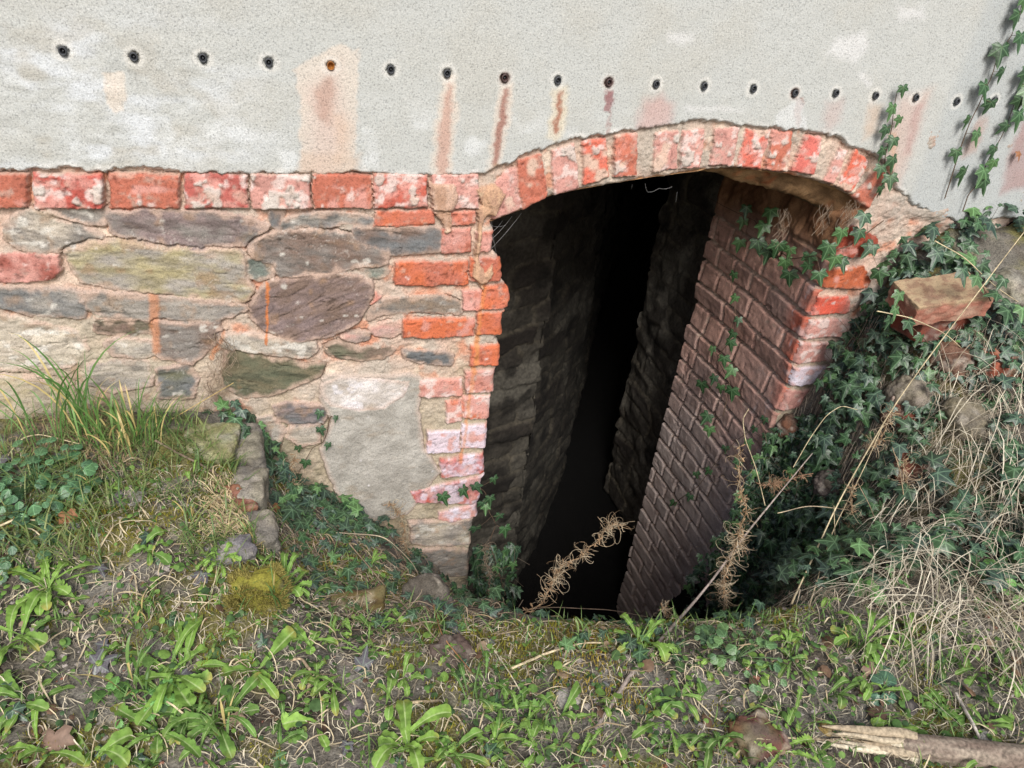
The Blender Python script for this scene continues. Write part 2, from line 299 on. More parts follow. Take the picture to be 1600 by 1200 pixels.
# mortar ground
Hh = -.003+.008*n1+.006*n2+.0022*n3
left = ss(.0, -.5, X)*ss(-.75, -.95, Z)
low = ss(-1.0, -1.25, Z+.2*n1)
col = mix(np.broadcast_to(MORT, (len(X), 3)), MORT2, ss(-.5, .5, n1))
col = mix(col, S(208,190,172), ss(.05, .5, fbm(X*25, Z*25, 0, 4, 15))*.7)
col = mix(col, S(190,112,74), ss(.15, .55, fbm(X*20, Z*20, 0, 4, 16))*.6)
col = mix(col, S(164,154,134), np.maximum(low, left*.8)*.85)
col = mix(col, S(112,104,78), low*ss(-.1,.4,fbm(X*18,Z*18,0,3,19))*.5)
kind = np.zeros(len(X), int); KN = ['mortar','stone','brick','course','jamb','arch','render','limewash','drip']
best = np.full(len(X), -1e9)
for idx, (k, poly, ca, cb, lime, pr, ang) in enumerate(P_):
    w = XZ(poly); lo = w.min(0)-.03; hi = w.max(0)+.03
    m = np.where((X > lo[0]) & (X < hi[0]) & (Z > lo[1]) & (Z < hi[1]))[0]
    if not len(m): continue
    s_ = sdf(WP[m], w)+(.0095 if k == 'stone' else .0028 if k in('course','jamb','arch') else 0.); sel = s_ > -.001
    m = m[sel]; s_ = s_[sel]
    if not len(m): continue
    x, z = X[m], Z[m]; sd = 30+idx
    isb = k in ('brick','course','jamb','arch')
    er = .0042 if isb else .0045
    prof = np.sqrt(np.clip(1-(1-np.clip(s_/er, 0, 1))**2, 0, 1))
    if isb:
        pr = pr-(.010 if k == 'arch' else .006); hh = pr*prof-.006*(1-prof)+.0030*fbm(x*40, z*40, 0, 4, sd)+.0010*vn(x*250, z*250, 0, sd)
        hh = hh-.005*ss(.35,.75,fbm(x*24,z*24,0,5,sd+5))+(rng.rand()-.5)*.004+(x-x.mean())*(rng.rand()-.5)*.1
        pit = ss(.55,.75,vn(x*120,z*120,0,sd+3)); hh = hh-.003*pit
    elif k == 'stone':
        a = math.radians(ang); u = x*math.cos(a)+z*math.sin(a); v = -x*math.sin(a)+z*math.cos(a)
        step = fbm(u*12+.4*rng.rand(), v*34, 0, 5, sd)
        hh = .48*pr*prof-.010*(1-prof)+.003*step+.0035*np.floor((step+.5*fbm(x*25,z*25,0,3,sd))*4)/4+.0016*fbm(u*60, v*200, 0, 3, sd+1)+(v-v.mean())*(.10*(rng.rand()-.3))
    else:
        hh = pr*prof*.8+.004*fbm(x*30, z*30, 0, 4, sd)+.0012*n3[m]
    if k == 'stone': crk = ss(.035,.0,np.abs(fbm(u*7,v*26,0,4,sd+60)))*ss(-.1,.3,fbm(x*12,z*12,0,2,sd+61)); hh = hh-.004*crk
    hm = Hh[m].copy()
    if k == 'stone': g = ss(-.0015, .0015, hh-hm-.003+.012*ss(.004,.022,s_))*ss(-.001,.001,s_); Hh[m] = hm*(1-g)+hh*g
    else: Hh[m] = np.where(s_ > .001, hh, np.maximum(hh, hm)); g = ss(-.001, .002, s_)
    if k != 'render' and k != 'limewash': Hh[m] -= (.013 if k == 'stone' else .008)*ss(.006, .0, np.abs(s_-.001+.002*n2[m]))*ss(.0, .3, fbm(x*9, z*9, 0, 2, sd+40))
    # colour
    t = fbm(x*22, z*22, 0, 4, sd+7)
    if k == 'stone':
        t = fbm(u*14, v*38, 0, 5, sd+9)*.6+.4*t
        c = mix(mix(np.broadcast_to(ca, (len(m), 3)), cb, ss(-.35, .35, t)), ca*.55, ss(.05, .45, fbm(u*22, v*60, 0, 5, sd+2))*.7)
        c = mix(c, S(150,120,92), ss(.2,.55,fbm(x*30,z*30,0,3,sd+4))*.45)
        c = c*(1-.45*crk)[:, None]; c = mix(c, S(204,200,192), ss(.52-lime, .80-lime, fbm(x*34, z*46, 0, 5, sd+3)*1.1)*.75)
        c = mix(c, MORT*.93, ss(.020, .0, s_+.022*fbm(x*40,z*40,0,4,sd+21))*.75)
        c = mix(c, S(120,112,80), low[m]*ss(0,.5,t)*.4)
    elif isb:
        c = mix(np.broadcast_to(ca*rng.uniform(.85,1.12), (len(m), 3)), cb, ss(-.3, .5, t)); c = mix(c, MORT2, ss(.1,.6,fbm(x*55,z*55,0,4,sd+12))*.55); c = mix(c, S(120,72,62), ss(.25,.6,fbm(x*70,z*70,0,3,sd+13))*.4)
        c = mix(c, PINK*1.05, ss(.34-lime*.8, .70-lime*.8, fbm(x*30, z*30, 0, 4, sd+2))*.75)
        c = mix(c, LAV if cb is LAV or ca is LAV else S(212,196,190), ss(.52-lime*.8, .82-lime*.8, fbm(x*42, z*42, 0, 5, sd+3)+.03)*.75)
        if k in ('course','arch'): 
            gp = ss(.42-.3*lime, .5-.3*lime, fbm(x*24, z*24, 0, 4, sd+6)); c = mix(c, S(188,184,176), gp*.75); Hh[m] += .004*gp
            c = mix(c, MORT*1.08, ss(.25, .5, fbm(x*20, z*20, 0, 3, sd+8))*(.5 if k == 'course' else .95))
        c = c*(1-.35*pit)[:, None]
        c = mix(c, MORT, ss(.004, .0, s_+.004*n2[m])*.6)
    else:
        c = mix(np.broadcast_to(ca, (len(m), 3)), cb, ss(-.4, .4, t))
        c = mix(c, S(140,124,104), ss(.1, .5, fbm(x*16, z*30, 0, 4, sd+2))*.5)
        c = mix(c, S(206,202,204), ss(.62-lime*.8, .85-lime*.8, fbm(x*45, z*45, 0, 5, sd+3))*.85); c = mix(c, MORT, ss(.02,.0,s_)*.5)
    col[m] = col[m]*(1-g[:, None])+c*g[:, None]
    kind[m[(s_ > .0005) & (g > .5)]] = KN.index(k) if k != 'limewash' else KN.index('render')
# mineral drips running over the brickwork
for poly, pr, cc in ((DRIP, .009, S(190,160,142)), (DRIP2, .008, S(188,152,124))):
    w = XZ(poly); s_ = sdf(WP, w); m = np.where(s_ > 0)[0]; prof = np.sqrt(np.clip(1-(1-np.clip(s_[m]/.012,0,1))**2,0,1))
    Hh[m] = Hh[m]*.5+.010+pr*prof+.003*fbm(X[m]*60,Z[m]*30,0,4,77)
    col[m] = mix(mix(np.broadcast_to(cc,(len(m),3)), S(168,134,112), ss(-.2,.5,fbm(X[m]*70,Z[m]*30,0,4,78))), S(214,190,160), ss(.1,.5,n2[m])*.6); kind[m] = 8
# rust coloured runs, thin
for (u0,v0,u1,v1,wd,cc,am) in ((420,440,416,535,.004,S(190,112,60),.85),(240,462,244,545,.013,S(186,122,82),.6),(757,440,720,720,.007,S(196,128,78),.55),(350,520,330,560,.007,S(196,120,66),.5),(748,520,742,580,.007,S(190,128,76),.6)):
    a = XZ([(u0,v0)])[0]; b = XZ([(u1,v1)])[0]; e = b-a; w = WP-a; t = np.clip((w@e)/(e@e),0,1); dd = np.sqrt(((w-t[:,None]*e)**2).sum(1))
    col = mix(col, cc, ss(wd*1.2, wd*.4, dd+.004*n2)*am)
# right of the doorway the facing is broken rubble
rr = ss(1.70, 1.80, X); rub = fbm(X*12, Z*14, 0, 4, 60); Hh = Hh+rr*(.02*rub+.012*np.floor(rub*5)/5)
col = mix(col, S(150,146,138), rr*ss(0,.4,rub)*.7); 
# white web on the stones under the plaster, left
hair = ss(.03,.0,np.abs(fbm(X*30+2*n1,Z*30,0,3,90)))*ss(.1,.5,fbm(X*6,Z*6,0,2,91)); col = mix(col, S(205,200,192), hair*.35*(kind==1))
# round the arris at the opening
edge = np.clip(1+so_/.014, 0, 1); Y = -Hh+.016*(1-np.sqrt(np.clip(1-edge**2, 0, 1)))*1.2
V = np.stack([X, Y, Z], -1)
soF = so_.reshape(nx, nz); cen = (soF[:-1, :-1]+soF[1:, 1:]+soF[1:, :-1]+soF[:-1, 1:])/4
keep = cen < 0
Q = grid_faces(nx, nz, keep)
kq = kind[Q[:, 0]]
for ks, nm, mat in (((0,),'mortar_bed',M_mas),((1,),'rubble_stone_facing',M_mas),((3,),'brick_course',M_brk),((2,4),'brick_jamb',M_brk),((5,),'brick_arch',M_brk),((6,),'old_render_patch',M_mas),((8,),'mineral_drip',M_mas)):
    q = Q[np.isin(kq, ks)]
    mesh_obj(nm, *[submesh(V, q, col)[i] for i in (0, 1)], mat, wall, submesh(V, q, col)[2])

# ---- plaster
EDGE = [(-400,266),(0,268),(60,265),(100,262),(165,268),(205,262),(240,263),(280,270),(380,273),(480,272),(585,270),(680,275),(745,273),(770,264),(800,256),(810,243),(845,237),(860,228),(900,217),(950,209),(1000,202),(1040,197),(1065,190),(1115,189),(1150,196),(1200,201),(1250,205),(1300,212),(1330,230),(1362,240),(1388,264),(1396,292),(1425,320),(1460,338),(1500,345),(1560,340),(1640,350)]
eW = XZ(EDGE)
xs2 = np.concatenate([[-8,-4,-2,-1.4,-1.1], np.arange(-.95,2.7,.004), [2.8,3.2,4,6,9]]); zs2 = np.concatenate([np.arange(-.66,.30,.004), [.4,.7,1.2,2,3.4]])
X2, Z2 = [a.ravel() for a in np.meshgrid(xs2, zs2, indexing='ij')]
ez = np.interp(X2, eW[:, 0], eW[:, 1])+.009*fbm(X2*40, Z2*30, 0, 4, 21)+.003*vn(X2*160, 0*X2, 0, 22)
dz = Z2-ez
a1 = fbm(X2*9, Z2*9, 0, 5, 23); a2 = fbm(X2*40, Z2*40, 0, 4, 24)
lf = ss(.15, -.35, X2)*ss(-.1, -.3, Z2)
# trowel ridges lower left, fine sand elsewhere
yy = -.013-.0022*a1-lf*(.003*fbm(X2*28+Z2*14, Z2*34, 0, 4, 25)+.002*np.abs(a2))-.0008*a2
yy = yy+.016*(1-ss(0, .005+.004*(a2+.5), dz))
PG = S(177,179,176); c2 = mix(np.broadcast_to(PG, (len(X2), 3)), S(174,173,166), ss(-.2, .5, a1)*.6)
c2 = mix(c2, S(198,202,206), ss(-.05, .45, fbm(X2*10, Z2*22, 0, 5, 26))*lf*.8)
c2 = mix(c2, S(168,164,154), ss(.15, .5, fbm(X2*14, Z2*20, 0, 4, 27))*lf*.6)
c2 = mix(c2, S(204,207,208), ss(.0, .4, fbm(X2*16, Z2*22, 0, 5, 28))*ss(-.28, -.42, Z2)*ss(1.2,.9,X2)*.6)
c2 = mix(c2, S(214,212,208), ss(.016, .0, dz+.012*a2)*.75)
c2 = mix(c2, S(160,166,168), ss(1.80, 1.86, X2+.02*a1+.03*(-.5-Z2))*.55)
WX2 = np.stack([X2+.010*a2+.004*vn(X2*120,Z2*120,0,29), Z2+.012*a2], -1)
def blot(poly, cc, am, soft=.01, inner=None, iam=0, ia=.01, ib=.03):
    global c2
    am = min(1, am*1.15); cc = cc*.93; inner = None if inner is None else inner*.9
    s_ = sdf(WX2, XZ(poly)); c2 = mix(c2, cc, ss(-soft, soft, s_)*am*(.8+.35*a1))
    if inner is not None: c2 = mix(c2, inner, ss(ia, ib, s_)*iam)
CRM = S(206,195,183); PNK = S(196,160,146); ROS = S(160,120,112)
blot([(455,110),(520,70),(560,75),(560,120),(552,268),(470,270),(468,150)], CRM, .9, .004)
blot([(478,140),(525,100),(540,200),(520,268),(482,268),(485,180)], S(196,172,162), .65, .03)
blot([(470,235),(560,240),(560,272),(468,272)], S(196,174,156), .7, .012)
blot([(492,140),(518,110),(522,150),(512,195),(500,185)], S(168,130,114), .6, .014)
blot([(520,175),(550,185),(545,240),(525,250)], S(200,168,144), .5, .02)
blot([(162,112),(193,110),(197,150),(193,172),(180,178),(170,168),(167,140)], S(208,198,186), .95, .003, S(206,184,170), .6, .012, .03)
blot([(692,118),(708,118),(714,170),(708,230),(706,280),(672,280),(674,215),(682,165)], CRM, .85, .007, S(190,158,144), .9, .005, .020)
blot([(780,128),(800,128),(797,170),(790,215),(780,262),(758,272),(764,215),(774,165)], CRM, .9, .007, S(158,118,106), .95, .005, .018)
blot([(772,255),(785,255),(775,275),(752,285),(745,280)], S(176,134,88), .7, .008)
blot([(862,135),(884,132),(884,170),(878,205),(868,222),(852,212),(858,180)], S(206,196,176), .85, .009, S(164,118,98), 1., .009, .020)
blot([(945,138),(957,138),(956,160),(949,175),(942,172)], S(140,92,94), .9, .003)
blot([(949,170),(953,170),(946,215),(943,215)], S(150,110,104), .6, .003)
blot([(1005,155),(1030,148),(1048,165),(1045,195),(995,205),(995,180)], S(190,158,152), .75, .022)
blot([(1238,150),(1252,150),(1246,190),(1240,205),(1236,180)], S(146,98,84), .7, .006)
blot([(1245,150),(1262,205),(1200,202),(1215,170),(1240,155)], S(206,208,208), .7, .004)
blot([(1285,160),(1312,155),(1308,185),(1290,205),(1282,200)], S(188,164,158), .6, .02)
blot([(1355,160),(1375,162),(1365,205),(1345,215)], S(198,172,150), .6, .018)
blot([(1400,150),(1450,140),(1432,200),(1400,290),(1375,300),(1380,230)], S(192,170,160), .75, .025)
blot([(1425,160),(1440,160),(1415,240),(1405,240)], S(170,138,134), .6, .016)
blot([(1385,205),(1395,205),(1394,290),(1380,290)], S(196,150,110), .5, .012)
blot([(1525,180),(1540,180),(1520,235),(1500,245),(1500,230)], S(170,140,128), .6, .014)
blot([(1590,190),(1640,180),(1600,290),(1560,300),(1565,260)], S(158,122,118), .7, .018)
for q in ([(1040,52),(1078,55),(1075,64),(1045,62)],[(1300,60),(1345,50),(1350,75),(1330,100),(1290,80)],[(1068,165),(1135,166),(1155,172),(1070,172)],[(1395,15),(1440,10),(1440,30),(1400,30)],[(1345,110),(1358,130),(1350,135),(1335,115)]): blot(q, S(212,212,212), .7, .014)
Y2 = yy; hole = np.zeros(len(X2), bool)
PORTS = [(98,80),(209,89),(317,91),(420,98),(517,103),(611,109),(699,115),(789,122),(872,126),(952,129),(1026,132),(1101,135),(1178,139),(1243,146),(1307,146),(1369,150),(1432,153),(1496,159),(1555,157)]
for i, (u, v) in enumerate(PORTS):
    p = onY(u, v, -.016); dd = np.hypot(X2-p[0], Z2-p[2]); Y2 = Y2+.014*(dd < .0095)
    if i in (7, 9, 13): c2 = mix(c2, S(98,70,62), ss(.020, .012, dd+.003*a2)*.9)
    c2 = mix(c2, S(212,210,204), ss(.026,.017,dd+.006*a2)*.45*ss(.011,.014,dd))
V2 = np.stack([X2, Y2, Z2], -1)
dF = (dz.reshape(len(xs2), len(zs2))); keep = ((dF[:-1, :-1]+dF[1:, 1:]+dF[1:, :-1]+dF[:-1, 1:])/4) > 0
Q2 = grid_faces(len(xs2), len(zs2), keep); v_, q_, c_ = submesh(V2, Q2, c2)
mesh_obj('plaster', v_, q_, M_pla, wall, c_)
# ---- injection ports
for i, (u, v) in enumerate(PORTS):
    p = onY(u, v, -.017); A = Acc()
    cc = S(52,54,58) if i not in (4, 7, 9) else (S(150,96,40) if i == 4 else S(64,46,44))
    prof = [(.0085,.004),(.0092,.0005),(.0088,-.0022),(.0072,-.0032),(.0056,-.0022),(.0048,.003),(.0030,.010),(.0001,.010)]
    if i == 4: prof = [(.0088,.004),(.0088,.000),(.0078,-.001),(.0070,.003),(.0060,.009),(.0001,.012)]
    k = 20; th = np.arange(k)*2*np.pi/k; R = np.array(prof)
    Vv = np.stack([R[:, 0][:, None]*np.cos(th)[None], np.broadcast_to(R[:, 1][:, None], (len(R), k)), R[:, 0][:, None]*np.sin(th)[None]], -1).reshape(-1, 3)*np.array([.92, 1, 1.05])+p
    ii = np.arange(len(R)-1)[:, None]*k; jj = np.arange(k)[None]
    A.add(Vv, np.stack([ii+jj, ii+(jj+1) % k, ii+k+(jj+1) % k, ii+k+jj], -1).reshape(-1, 4), cc)
    o = A.build('injection_port', M_port, wall)
    if i == 4: o['label'] = 'empty rust orange injection hole in the wide stained patch'
    else:
        B = Acc(); ang = rng.rand()*6.28
        tt = np.linspace(0, 1, 4); B.tube(np.stack([p[0]+0*tt, p[1]+.008-.009*tt, p[2]+0*tt], -1), [.0022,.0022,.0018,.0004], S(88,90,94), 8)
        b = B.build('nozzle', M_port, None); b.parent = o; 
        b.data.transform(Matrix.Translation(-Vector(wall.location))); o.location = (0, 0, 0)

# ---- right reveal of bare brick
zb = [-.50]+[onY(u, v)[2] for u, v in ((1300,405),(1281,451),(1262,495),(1251,532),(1236,570),(1230,605),(1212,645))]
while zb[-1] > -3.5: zb.append(zb[-1]-.084-.006*rng.rand())
zb = np.array(zb)
ys = np.arange(.0, .70, .004); zr = np.arange(-3.3, -.53, .004)
Yr, Zr = [a.ravel() for a in np.meshgrid(ys, zr, indexing='ij')]
wy = Yr+.004*fbm(Yr*40, Zr*40, 0, 3, 31); wz = Zr+.006*fbm(Yr*9, Zr*9, 0, 2, 33)+.003*fbm(Yr*50, Zr*50, 0, 3, 32)-.02*Yr
ci = np.searchsorted(-zb, -wz); ztop = zb[np.clip(ci-1, 0, len(zb)-1)]; zbot = zb[np.clip(ci, 0, len(zb)-1)]
off = _T[(ci*37+11) & 65535]*.06; L0 = np.where(ci % 2 == 0, .245, .12)
# each course: header or stretcher first, then stretchers broken at random
yb = wy+off*(ci % 2)
k0 = np.where(yb < L0, 0, 1+np.floor((yb-L0)/.235)); ya = np.where(k0 == 0, 0-.05, L0+(k0-1)*.235); yz = np.where(k0 == 0, L0, L0+k0*.235)
hlf = _T[((ci*13+k0.astype(int)*7)*91) & 65535] > .55; mid = (ya+yz)/2; sec = hlf & (yb > mid) & (k0 > 0); ya = np.where(sec, mid, ya); yz = np.where(hlf & ~sec & (k0 > 0), mid, yz)
bid = ci*64+k0.astype(int)*2+sec
dd = np.minimum(np.minimum(yb-ya, yz-yb)-.005, np.minimum(ztop-wz, wz-zbot)-.0055+.002*fbm(Yr*30,Zr*30,0,2,34))
rndb = _T[(bid*131) & 65535]; rnd2 = _T[(bid*977+5) & 65535]
prof = np.sqrt(np.clip(1-(1-np.clip(dd/.007, 0, 1))**2, 0, 1))*(dd > 0)
fine = fbm(Yr*50, Zr*50, 0, 4, 35)
rough = ss(-.82, -.66, Zr+.05*fbm(Yr*8,Zr*8,0,3,36)+.10*Yr)       # the crumbling mortar under the springing
hr = (.011*prof+.005*(rndb-.5)*prof-.006*(1-prof))+.0022*fine+.0008*vn(Yr*200,Zr*200,0,37)-.006*ss(.3,.6,fbm(Yr*14,Zr*18,0,4,137))
hr = hr*(1-rough)+rough*(.018+.012*fbm(Yr*25,Zr*25,0,4,38))
Xr = xr_at(Zr)+.004-hr+.012*(1-ss(0,.016,Yr))+.012*np.sin(Yr*4)
Xr = np.maximum(Xr, xr_at(Zr)-.035)
cb = mix(np.broadcast_to(S(220,172,154), (len(Yr), 3)), S(188,154,142), rndb)
cb = mix(cb, S(184,92,70), ss(.14, .03, Yr+.06*rnd2)*ss(-1.5,-1.1,Zr)*.9)
cb = mix(cb, S(186,176,170), ss(-1.2, -1.9, Zr+.1*fine)*.8)
cb = mix(cb, S(116,94,86), ss(-.1, .4, fbm(Yr*14, Zr*40, 0, 4, 39))*.5)
cb = mix(cb, S(168,150,136), ss(.35, .6, fbm(Yr*40, Zr*70, 0, 4, 40))*.6)
cb = mix(cb, S(205,200,205), ss(.45,.6,fbm(Yr*50,Zr*20,0,3,41))*ss(.12,.02,np.abs(Yr-.07))*.5)
cm = mix(np.broadcast_to(S(206,182,164), (len(Yr), 3)), S(160,142,128), ss(-.3, .4, fine))
cc = mix(cm, cb, ss(-.0005,.0015,dd+.003*fine)); cc = mix(cc, S(206,186,182), ss(.15,.5,fbm(Yr*26,Zr*26,0,4,141))*ss(.25,.02,Yr)*.6); cc = mix(cc, mix(np.broadcast_to(S(150,112,82),(len(Yr),3)), S(120,84,60), ss(-.3,.3,fbm(Yr*20,Zr*20,0,4,42))), rough)
Vr = np.stack([Xr, Yr, Zr], -1); Qr = grid_faces(len(ys), len(zr), np.ones((len(ys)-1, len(zr)-1), bool))[:, ::-1]
mesh_obj('brick_reveal', Vr, Qr, M_brk, wall, cc)
# ---- left reveal (faces away from the survey camera)
Yl, Zl = [a.ravel() for a in np.meshgrid(np.arange(.012, .70, .012), np.arange(-3.3, -.58, .012), indexing='ij')]
Xl = np.interp(-Zl, np.concatenate([-oL[::-1][::-1][:, 1], [3.6]]), np.concatenate([oL[:, 0], [.53]]))-.010-.012*(np.abs(((Zl/.08) % 1)-.5) > .42)+.006*fbm(Yl*30, Zl*30, 0, 3, 44)
ny = len(np.arange(.012, .70, .012)); nzl = len(Yl)//ny
mesh_obj('left_reveal', np.stack([Xl, Yl, Zl], -1), grid_faces(ny, nzl, np.ones((ny-1, nzl-1), bool)), M_brk, wall, mix(np.broadcast_to(S(150,92,76), (len(Yl), 3)), S(110,84,72), ss(-.3,.3,fbm(Yl*10,Zl*20,0,3,45))))
# ---- soffit
xa = np.arange(oA[0, 0]-.01, 1.74, .005); ya_ = np.concatenate([np.arange(-.004, .20, .005), np.arange(.2, .72, .02)])
Xs, Ys = [a.ravel() for a in np.meshgrid(xa, ya_, indexing='ij')]
drop = (.012+.060*ss(.95, 1.45, Xs))*ss(.005, .10, Ys+.01*fbm(Xs*30,Ys*10,0,2,46))+.03*ss(.1,.7,Ys)
Zs = arch_z(np.clip(Xs, oA[0, 0], oA[-1, 0]))+.003-drop+.006*fbm(Xs*12, Ys*40, 0, 4, 47)+.004*vn(Xs*90, Ys*90, 0, 48)*ss(0,.03,Ys)
Zs = np.where(Xs > 1.69, Zs-(Xs-1.69)*1.2, Zs)
cs = mix(np.broadcast_to(S(186,150,112), (len(Xs), 3)), S(124,98,72), ss(-.3, .4, fbm(Xs*14, Ys*50, 0, 4, 49)))
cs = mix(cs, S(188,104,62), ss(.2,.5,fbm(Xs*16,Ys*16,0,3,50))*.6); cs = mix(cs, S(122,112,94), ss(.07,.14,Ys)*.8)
mesh_obj('arch_soffit', np.stack([Xs, Ys+.010, Zs], -1), grid_faces(len(xa), len(ya_), np.ones((len(xa)-1, len(ya_)-1), bool)), M_mas, wall, cs)
# ---- cellar interior walls: rubble, far wall in two planes
def rubble_plane(name, o, u, v, lu, lv, seed, dark, res=.012, nrm=1):
    o, u, v = map(np.array, (o, u, v)); U_, V_ = [a.ravel() for a in np.meshgrid(np.arange(0, lu+res, res), np.arange(0, lv+res, res), indexing='ij')]
    nu = len(np.arange(0, lu+res, res)); nv = len(U_)//nu
    a = U_+.09*fbm(U_*6, V_*6, 0, 4, seed); b = V_+.07*fbm(U_*5, V_*6, 0, 4, seed+1)
    b = b+.025*vn(U_*4,V_*2,0,seed+7); row = np.floor(b/.11).astype(int); sh = _T[(row*53+seed) & 65535]*.3; cu = np.floor((a+sh)/.24).astype(int)
    e = np.minimum(np.minimum(((a+sh)/.24) % 1, 1-((a+sh)/.24) % 1)*.24, np.minimum((b/.11) % 1, 1-(b/.11) % 1)*.11)
    r = _T[(row*977+cu*131+seed) & 65535]; h = .014*np.sqrt(np.clip(e/.012, 0, 1))+.022*r+.02*fbm(U_*12, V_*16, 0, 5, seed+2)
    n = np.cross(u, v)*nrm; P = o+U_[:, None]*u+V_[:, None]*v+h[:, None]*n
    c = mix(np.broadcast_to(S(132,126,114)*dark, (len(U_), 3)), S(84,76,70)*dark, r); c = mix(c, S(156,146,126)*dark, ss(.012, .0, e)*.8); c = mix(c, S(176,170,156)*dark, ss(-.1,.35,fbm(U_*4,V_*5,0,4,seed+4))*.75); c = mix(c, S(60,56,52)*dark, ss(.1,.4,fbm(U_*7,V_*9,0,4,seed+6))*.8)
    mesh_obj(name, P, grid_faces(nu, nv, np.ones((nu-1, nv-1), bool)), M_dark, wall, c)
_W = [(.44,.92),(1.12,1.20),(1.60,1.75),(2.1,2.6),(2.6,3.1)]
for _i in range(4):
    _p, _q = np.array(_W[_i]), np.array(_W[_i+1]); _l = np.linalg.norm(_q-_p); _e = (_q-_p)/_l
    rubble_plane('cellar_far_wall', (_p[0], _p[1], -3.4), (_e[0], _e[1], 0), (0,0,1), _l+.03, 3.2, 5+_i*11, (.24,.15,.12,.1)[_i])  # each plane further in has a darker colour, painting the daylight's fall-off
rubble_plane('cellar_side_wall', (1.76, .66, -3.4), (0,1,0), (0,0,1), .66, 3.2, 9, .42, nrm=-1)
def box_in(name, x0, x1, y0, y1, z0, z1, mat, cc, omit=()):
    Vb = np.array([(x, y, z) for x in (x0, x1) for y in (y0, y1) for z in (z0, z1)])
    Fb = {'x0':(0,1,3,2),'x1':(4,6,7,5),'y0':(0,4,5,1),'y1':(2,3,7,6),'z0':(0,2,6,4),'z1':(1,5,7,3)}
    return mesh_obj(name, Vb, np.array([f for k, f in Fb.items() if k not in omit]), mat, wall, np.broadcast_to(cc, (8, 3)), smooth=False)
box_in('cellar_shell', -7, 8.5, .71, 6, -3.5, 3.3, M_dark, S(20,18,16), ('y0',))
# masonry core behind the facing, so no daylight leaks in
box_in('left_core', -7.9, .50, .06, .705, -3.5, 3.3, M_dark, S(90,80,70)); box_in('right_core', 1.74, 8.9, .06, .705, -3.5, 3.3, M_dark, S(90,80,70)); box_in('lintel_core', .45, 1.8, .06, .705, -.42, 3.3, M_dark, S(90,80,70))


# ============================================================ THE GROUND
GP = np.array([(-6,0,-1.12),(-6,-6,-1.3),(-2,0,-1.13),(-2,-1,-1.18),(-1.2,0,-1.14),(-.75,0,-1.145),(-.5,0,-1.135),(-.3,0,-1.13),(-.17,0,-1.17),(-.75,-.5,-1.18),(-.35,-.3,-1.165),(-.2,-.25,-1.175),(-.14,-.45,-1.19),(-.10,-.62,-1.205),(-.35,-.7,-1.20),(-.6,-1,-1.22),(-.1,-1,-1.25),(-.05,-.8,-1.25),
 (-.09,0,-1.40),(-.09,-.2,-1.38),(-.05,-.4,-1.37),(-.02,-.58,-1.33),(.08,0,-1.55),(.23,0,-1.67),(.08,-.25,-1.46),(.25,-.25,-1.58),(.42,0,-1.84),(.40,-.3,-1.66),(.12,-.55,-1.36),(.3,-.55,-1.44),(.46,-.55,-1.47),(.4,-.75,-1.32),(.2,-.8,-1.27),(.35,-1,-1.27),(.5,-.12,-2.3),
 (.55,-.35,-2.2),(.62,-.1,-2.35),(.65,-.3,-2.3),(.6,-.5,-1.75),(.6,-.66,-1.42),(.6,-.8,-1.30),(.85,-.84,-1.29),(.85,-.74,-1.38),(.85,-.62,-1.75),(.85,-.4,-2.4),(1.1,-.86,-1.29),(1.1,-.76,-1.38),(1.12,-.62,-1.8),(1.15,-.35,-2.35),(1.3,-.84,-1.27),(1.3,-.72,-1.34),(1.35,-.55,-1.62),(1.35,-.3,-2.3),
 (1.0,0,-3.0),(1.0,.7,-3.4),(.6,.5,-3.4),(1.55,.5,-3.3),(1.5,0,-2.7),(1.45,-.15,-2.5),(1.585,-.02,-2.85),(1.585,-.15,-2.65),(1.57,-.28,-2.3),(1.665,-.02,-1.40),(1.67,-.15,-1.36),(1.66,-.3,-1.40),(1.62,-.4,-1.45),(1.53,-.42,-1.75),(1.70,-.04,-1.28),(1.75,-.03,-1.15),(1.5,-.65,-1.33),(1.72,-.25,-1.14),(1.82,-.1,-.96),(1.84,0,-.92),(1.93,0,-.72),(2.05,0,-.62),(2.4,0,-.56),(3.2,0,-.6),(6,0,-.8),(6,-6,-1.2),
 (1.86,-.25,-.90),(2.05,-.22,-.80),(2.3,-.3,-.80),(1.9,-.5,-1.03),(1.72,-.6,-1.18),(2.3,-.6,-.95),(2.6,-1,-1.05),(1.75,-.9,-1.20),(2.1,-.9,-1.10),(1.6,-1.2,-1.22),(.9,-1.15,-1.26),(1.2,-1.1,-1.26),(.4,-1.5,-1.27),(-.8,-1.6,-1.25),(1.8,-1.8,-1.25),(3,-2,-1.2),(0,-3,-1.3),(-3,-3,-1.3),(3,-4,-1.3),(0,-7,-1.3)])
_dm = np.sqrt(((GP[:, None, :2]-GP[None, :, :2])**2).sum(-1)); _n_ = len(GP)
_A = np.zeros((_n_+3, _n_+3)); _A[:_n_, :_n_] = -_dm+np.eye(_n_)*-.0; _A[:_n_, _n_] = 1; _A[:_n_, _n_+1:] = GP[:, :2]; _A[_n_:, :_n_] = _A[:_n_, _n_:].T
_w = np.linalg.solve(_A, np.concatenate([GP[:, 2], np.zeros(3)]))
def H0(x, y):
    x = np.asarray(x, float); y = np.asarray(y, float); s = x.shape; x = x.ravel(); y = y.ravel(); r = np.full(len(x), _w[_n_])+_w[_n_+1]*x+_w[_n_+2]*y
    for i in range(_n_): r = r-_w[i]*np.hypot(x-GP[i, 0], y-GP[i, 1])
    return r.reshape(s)
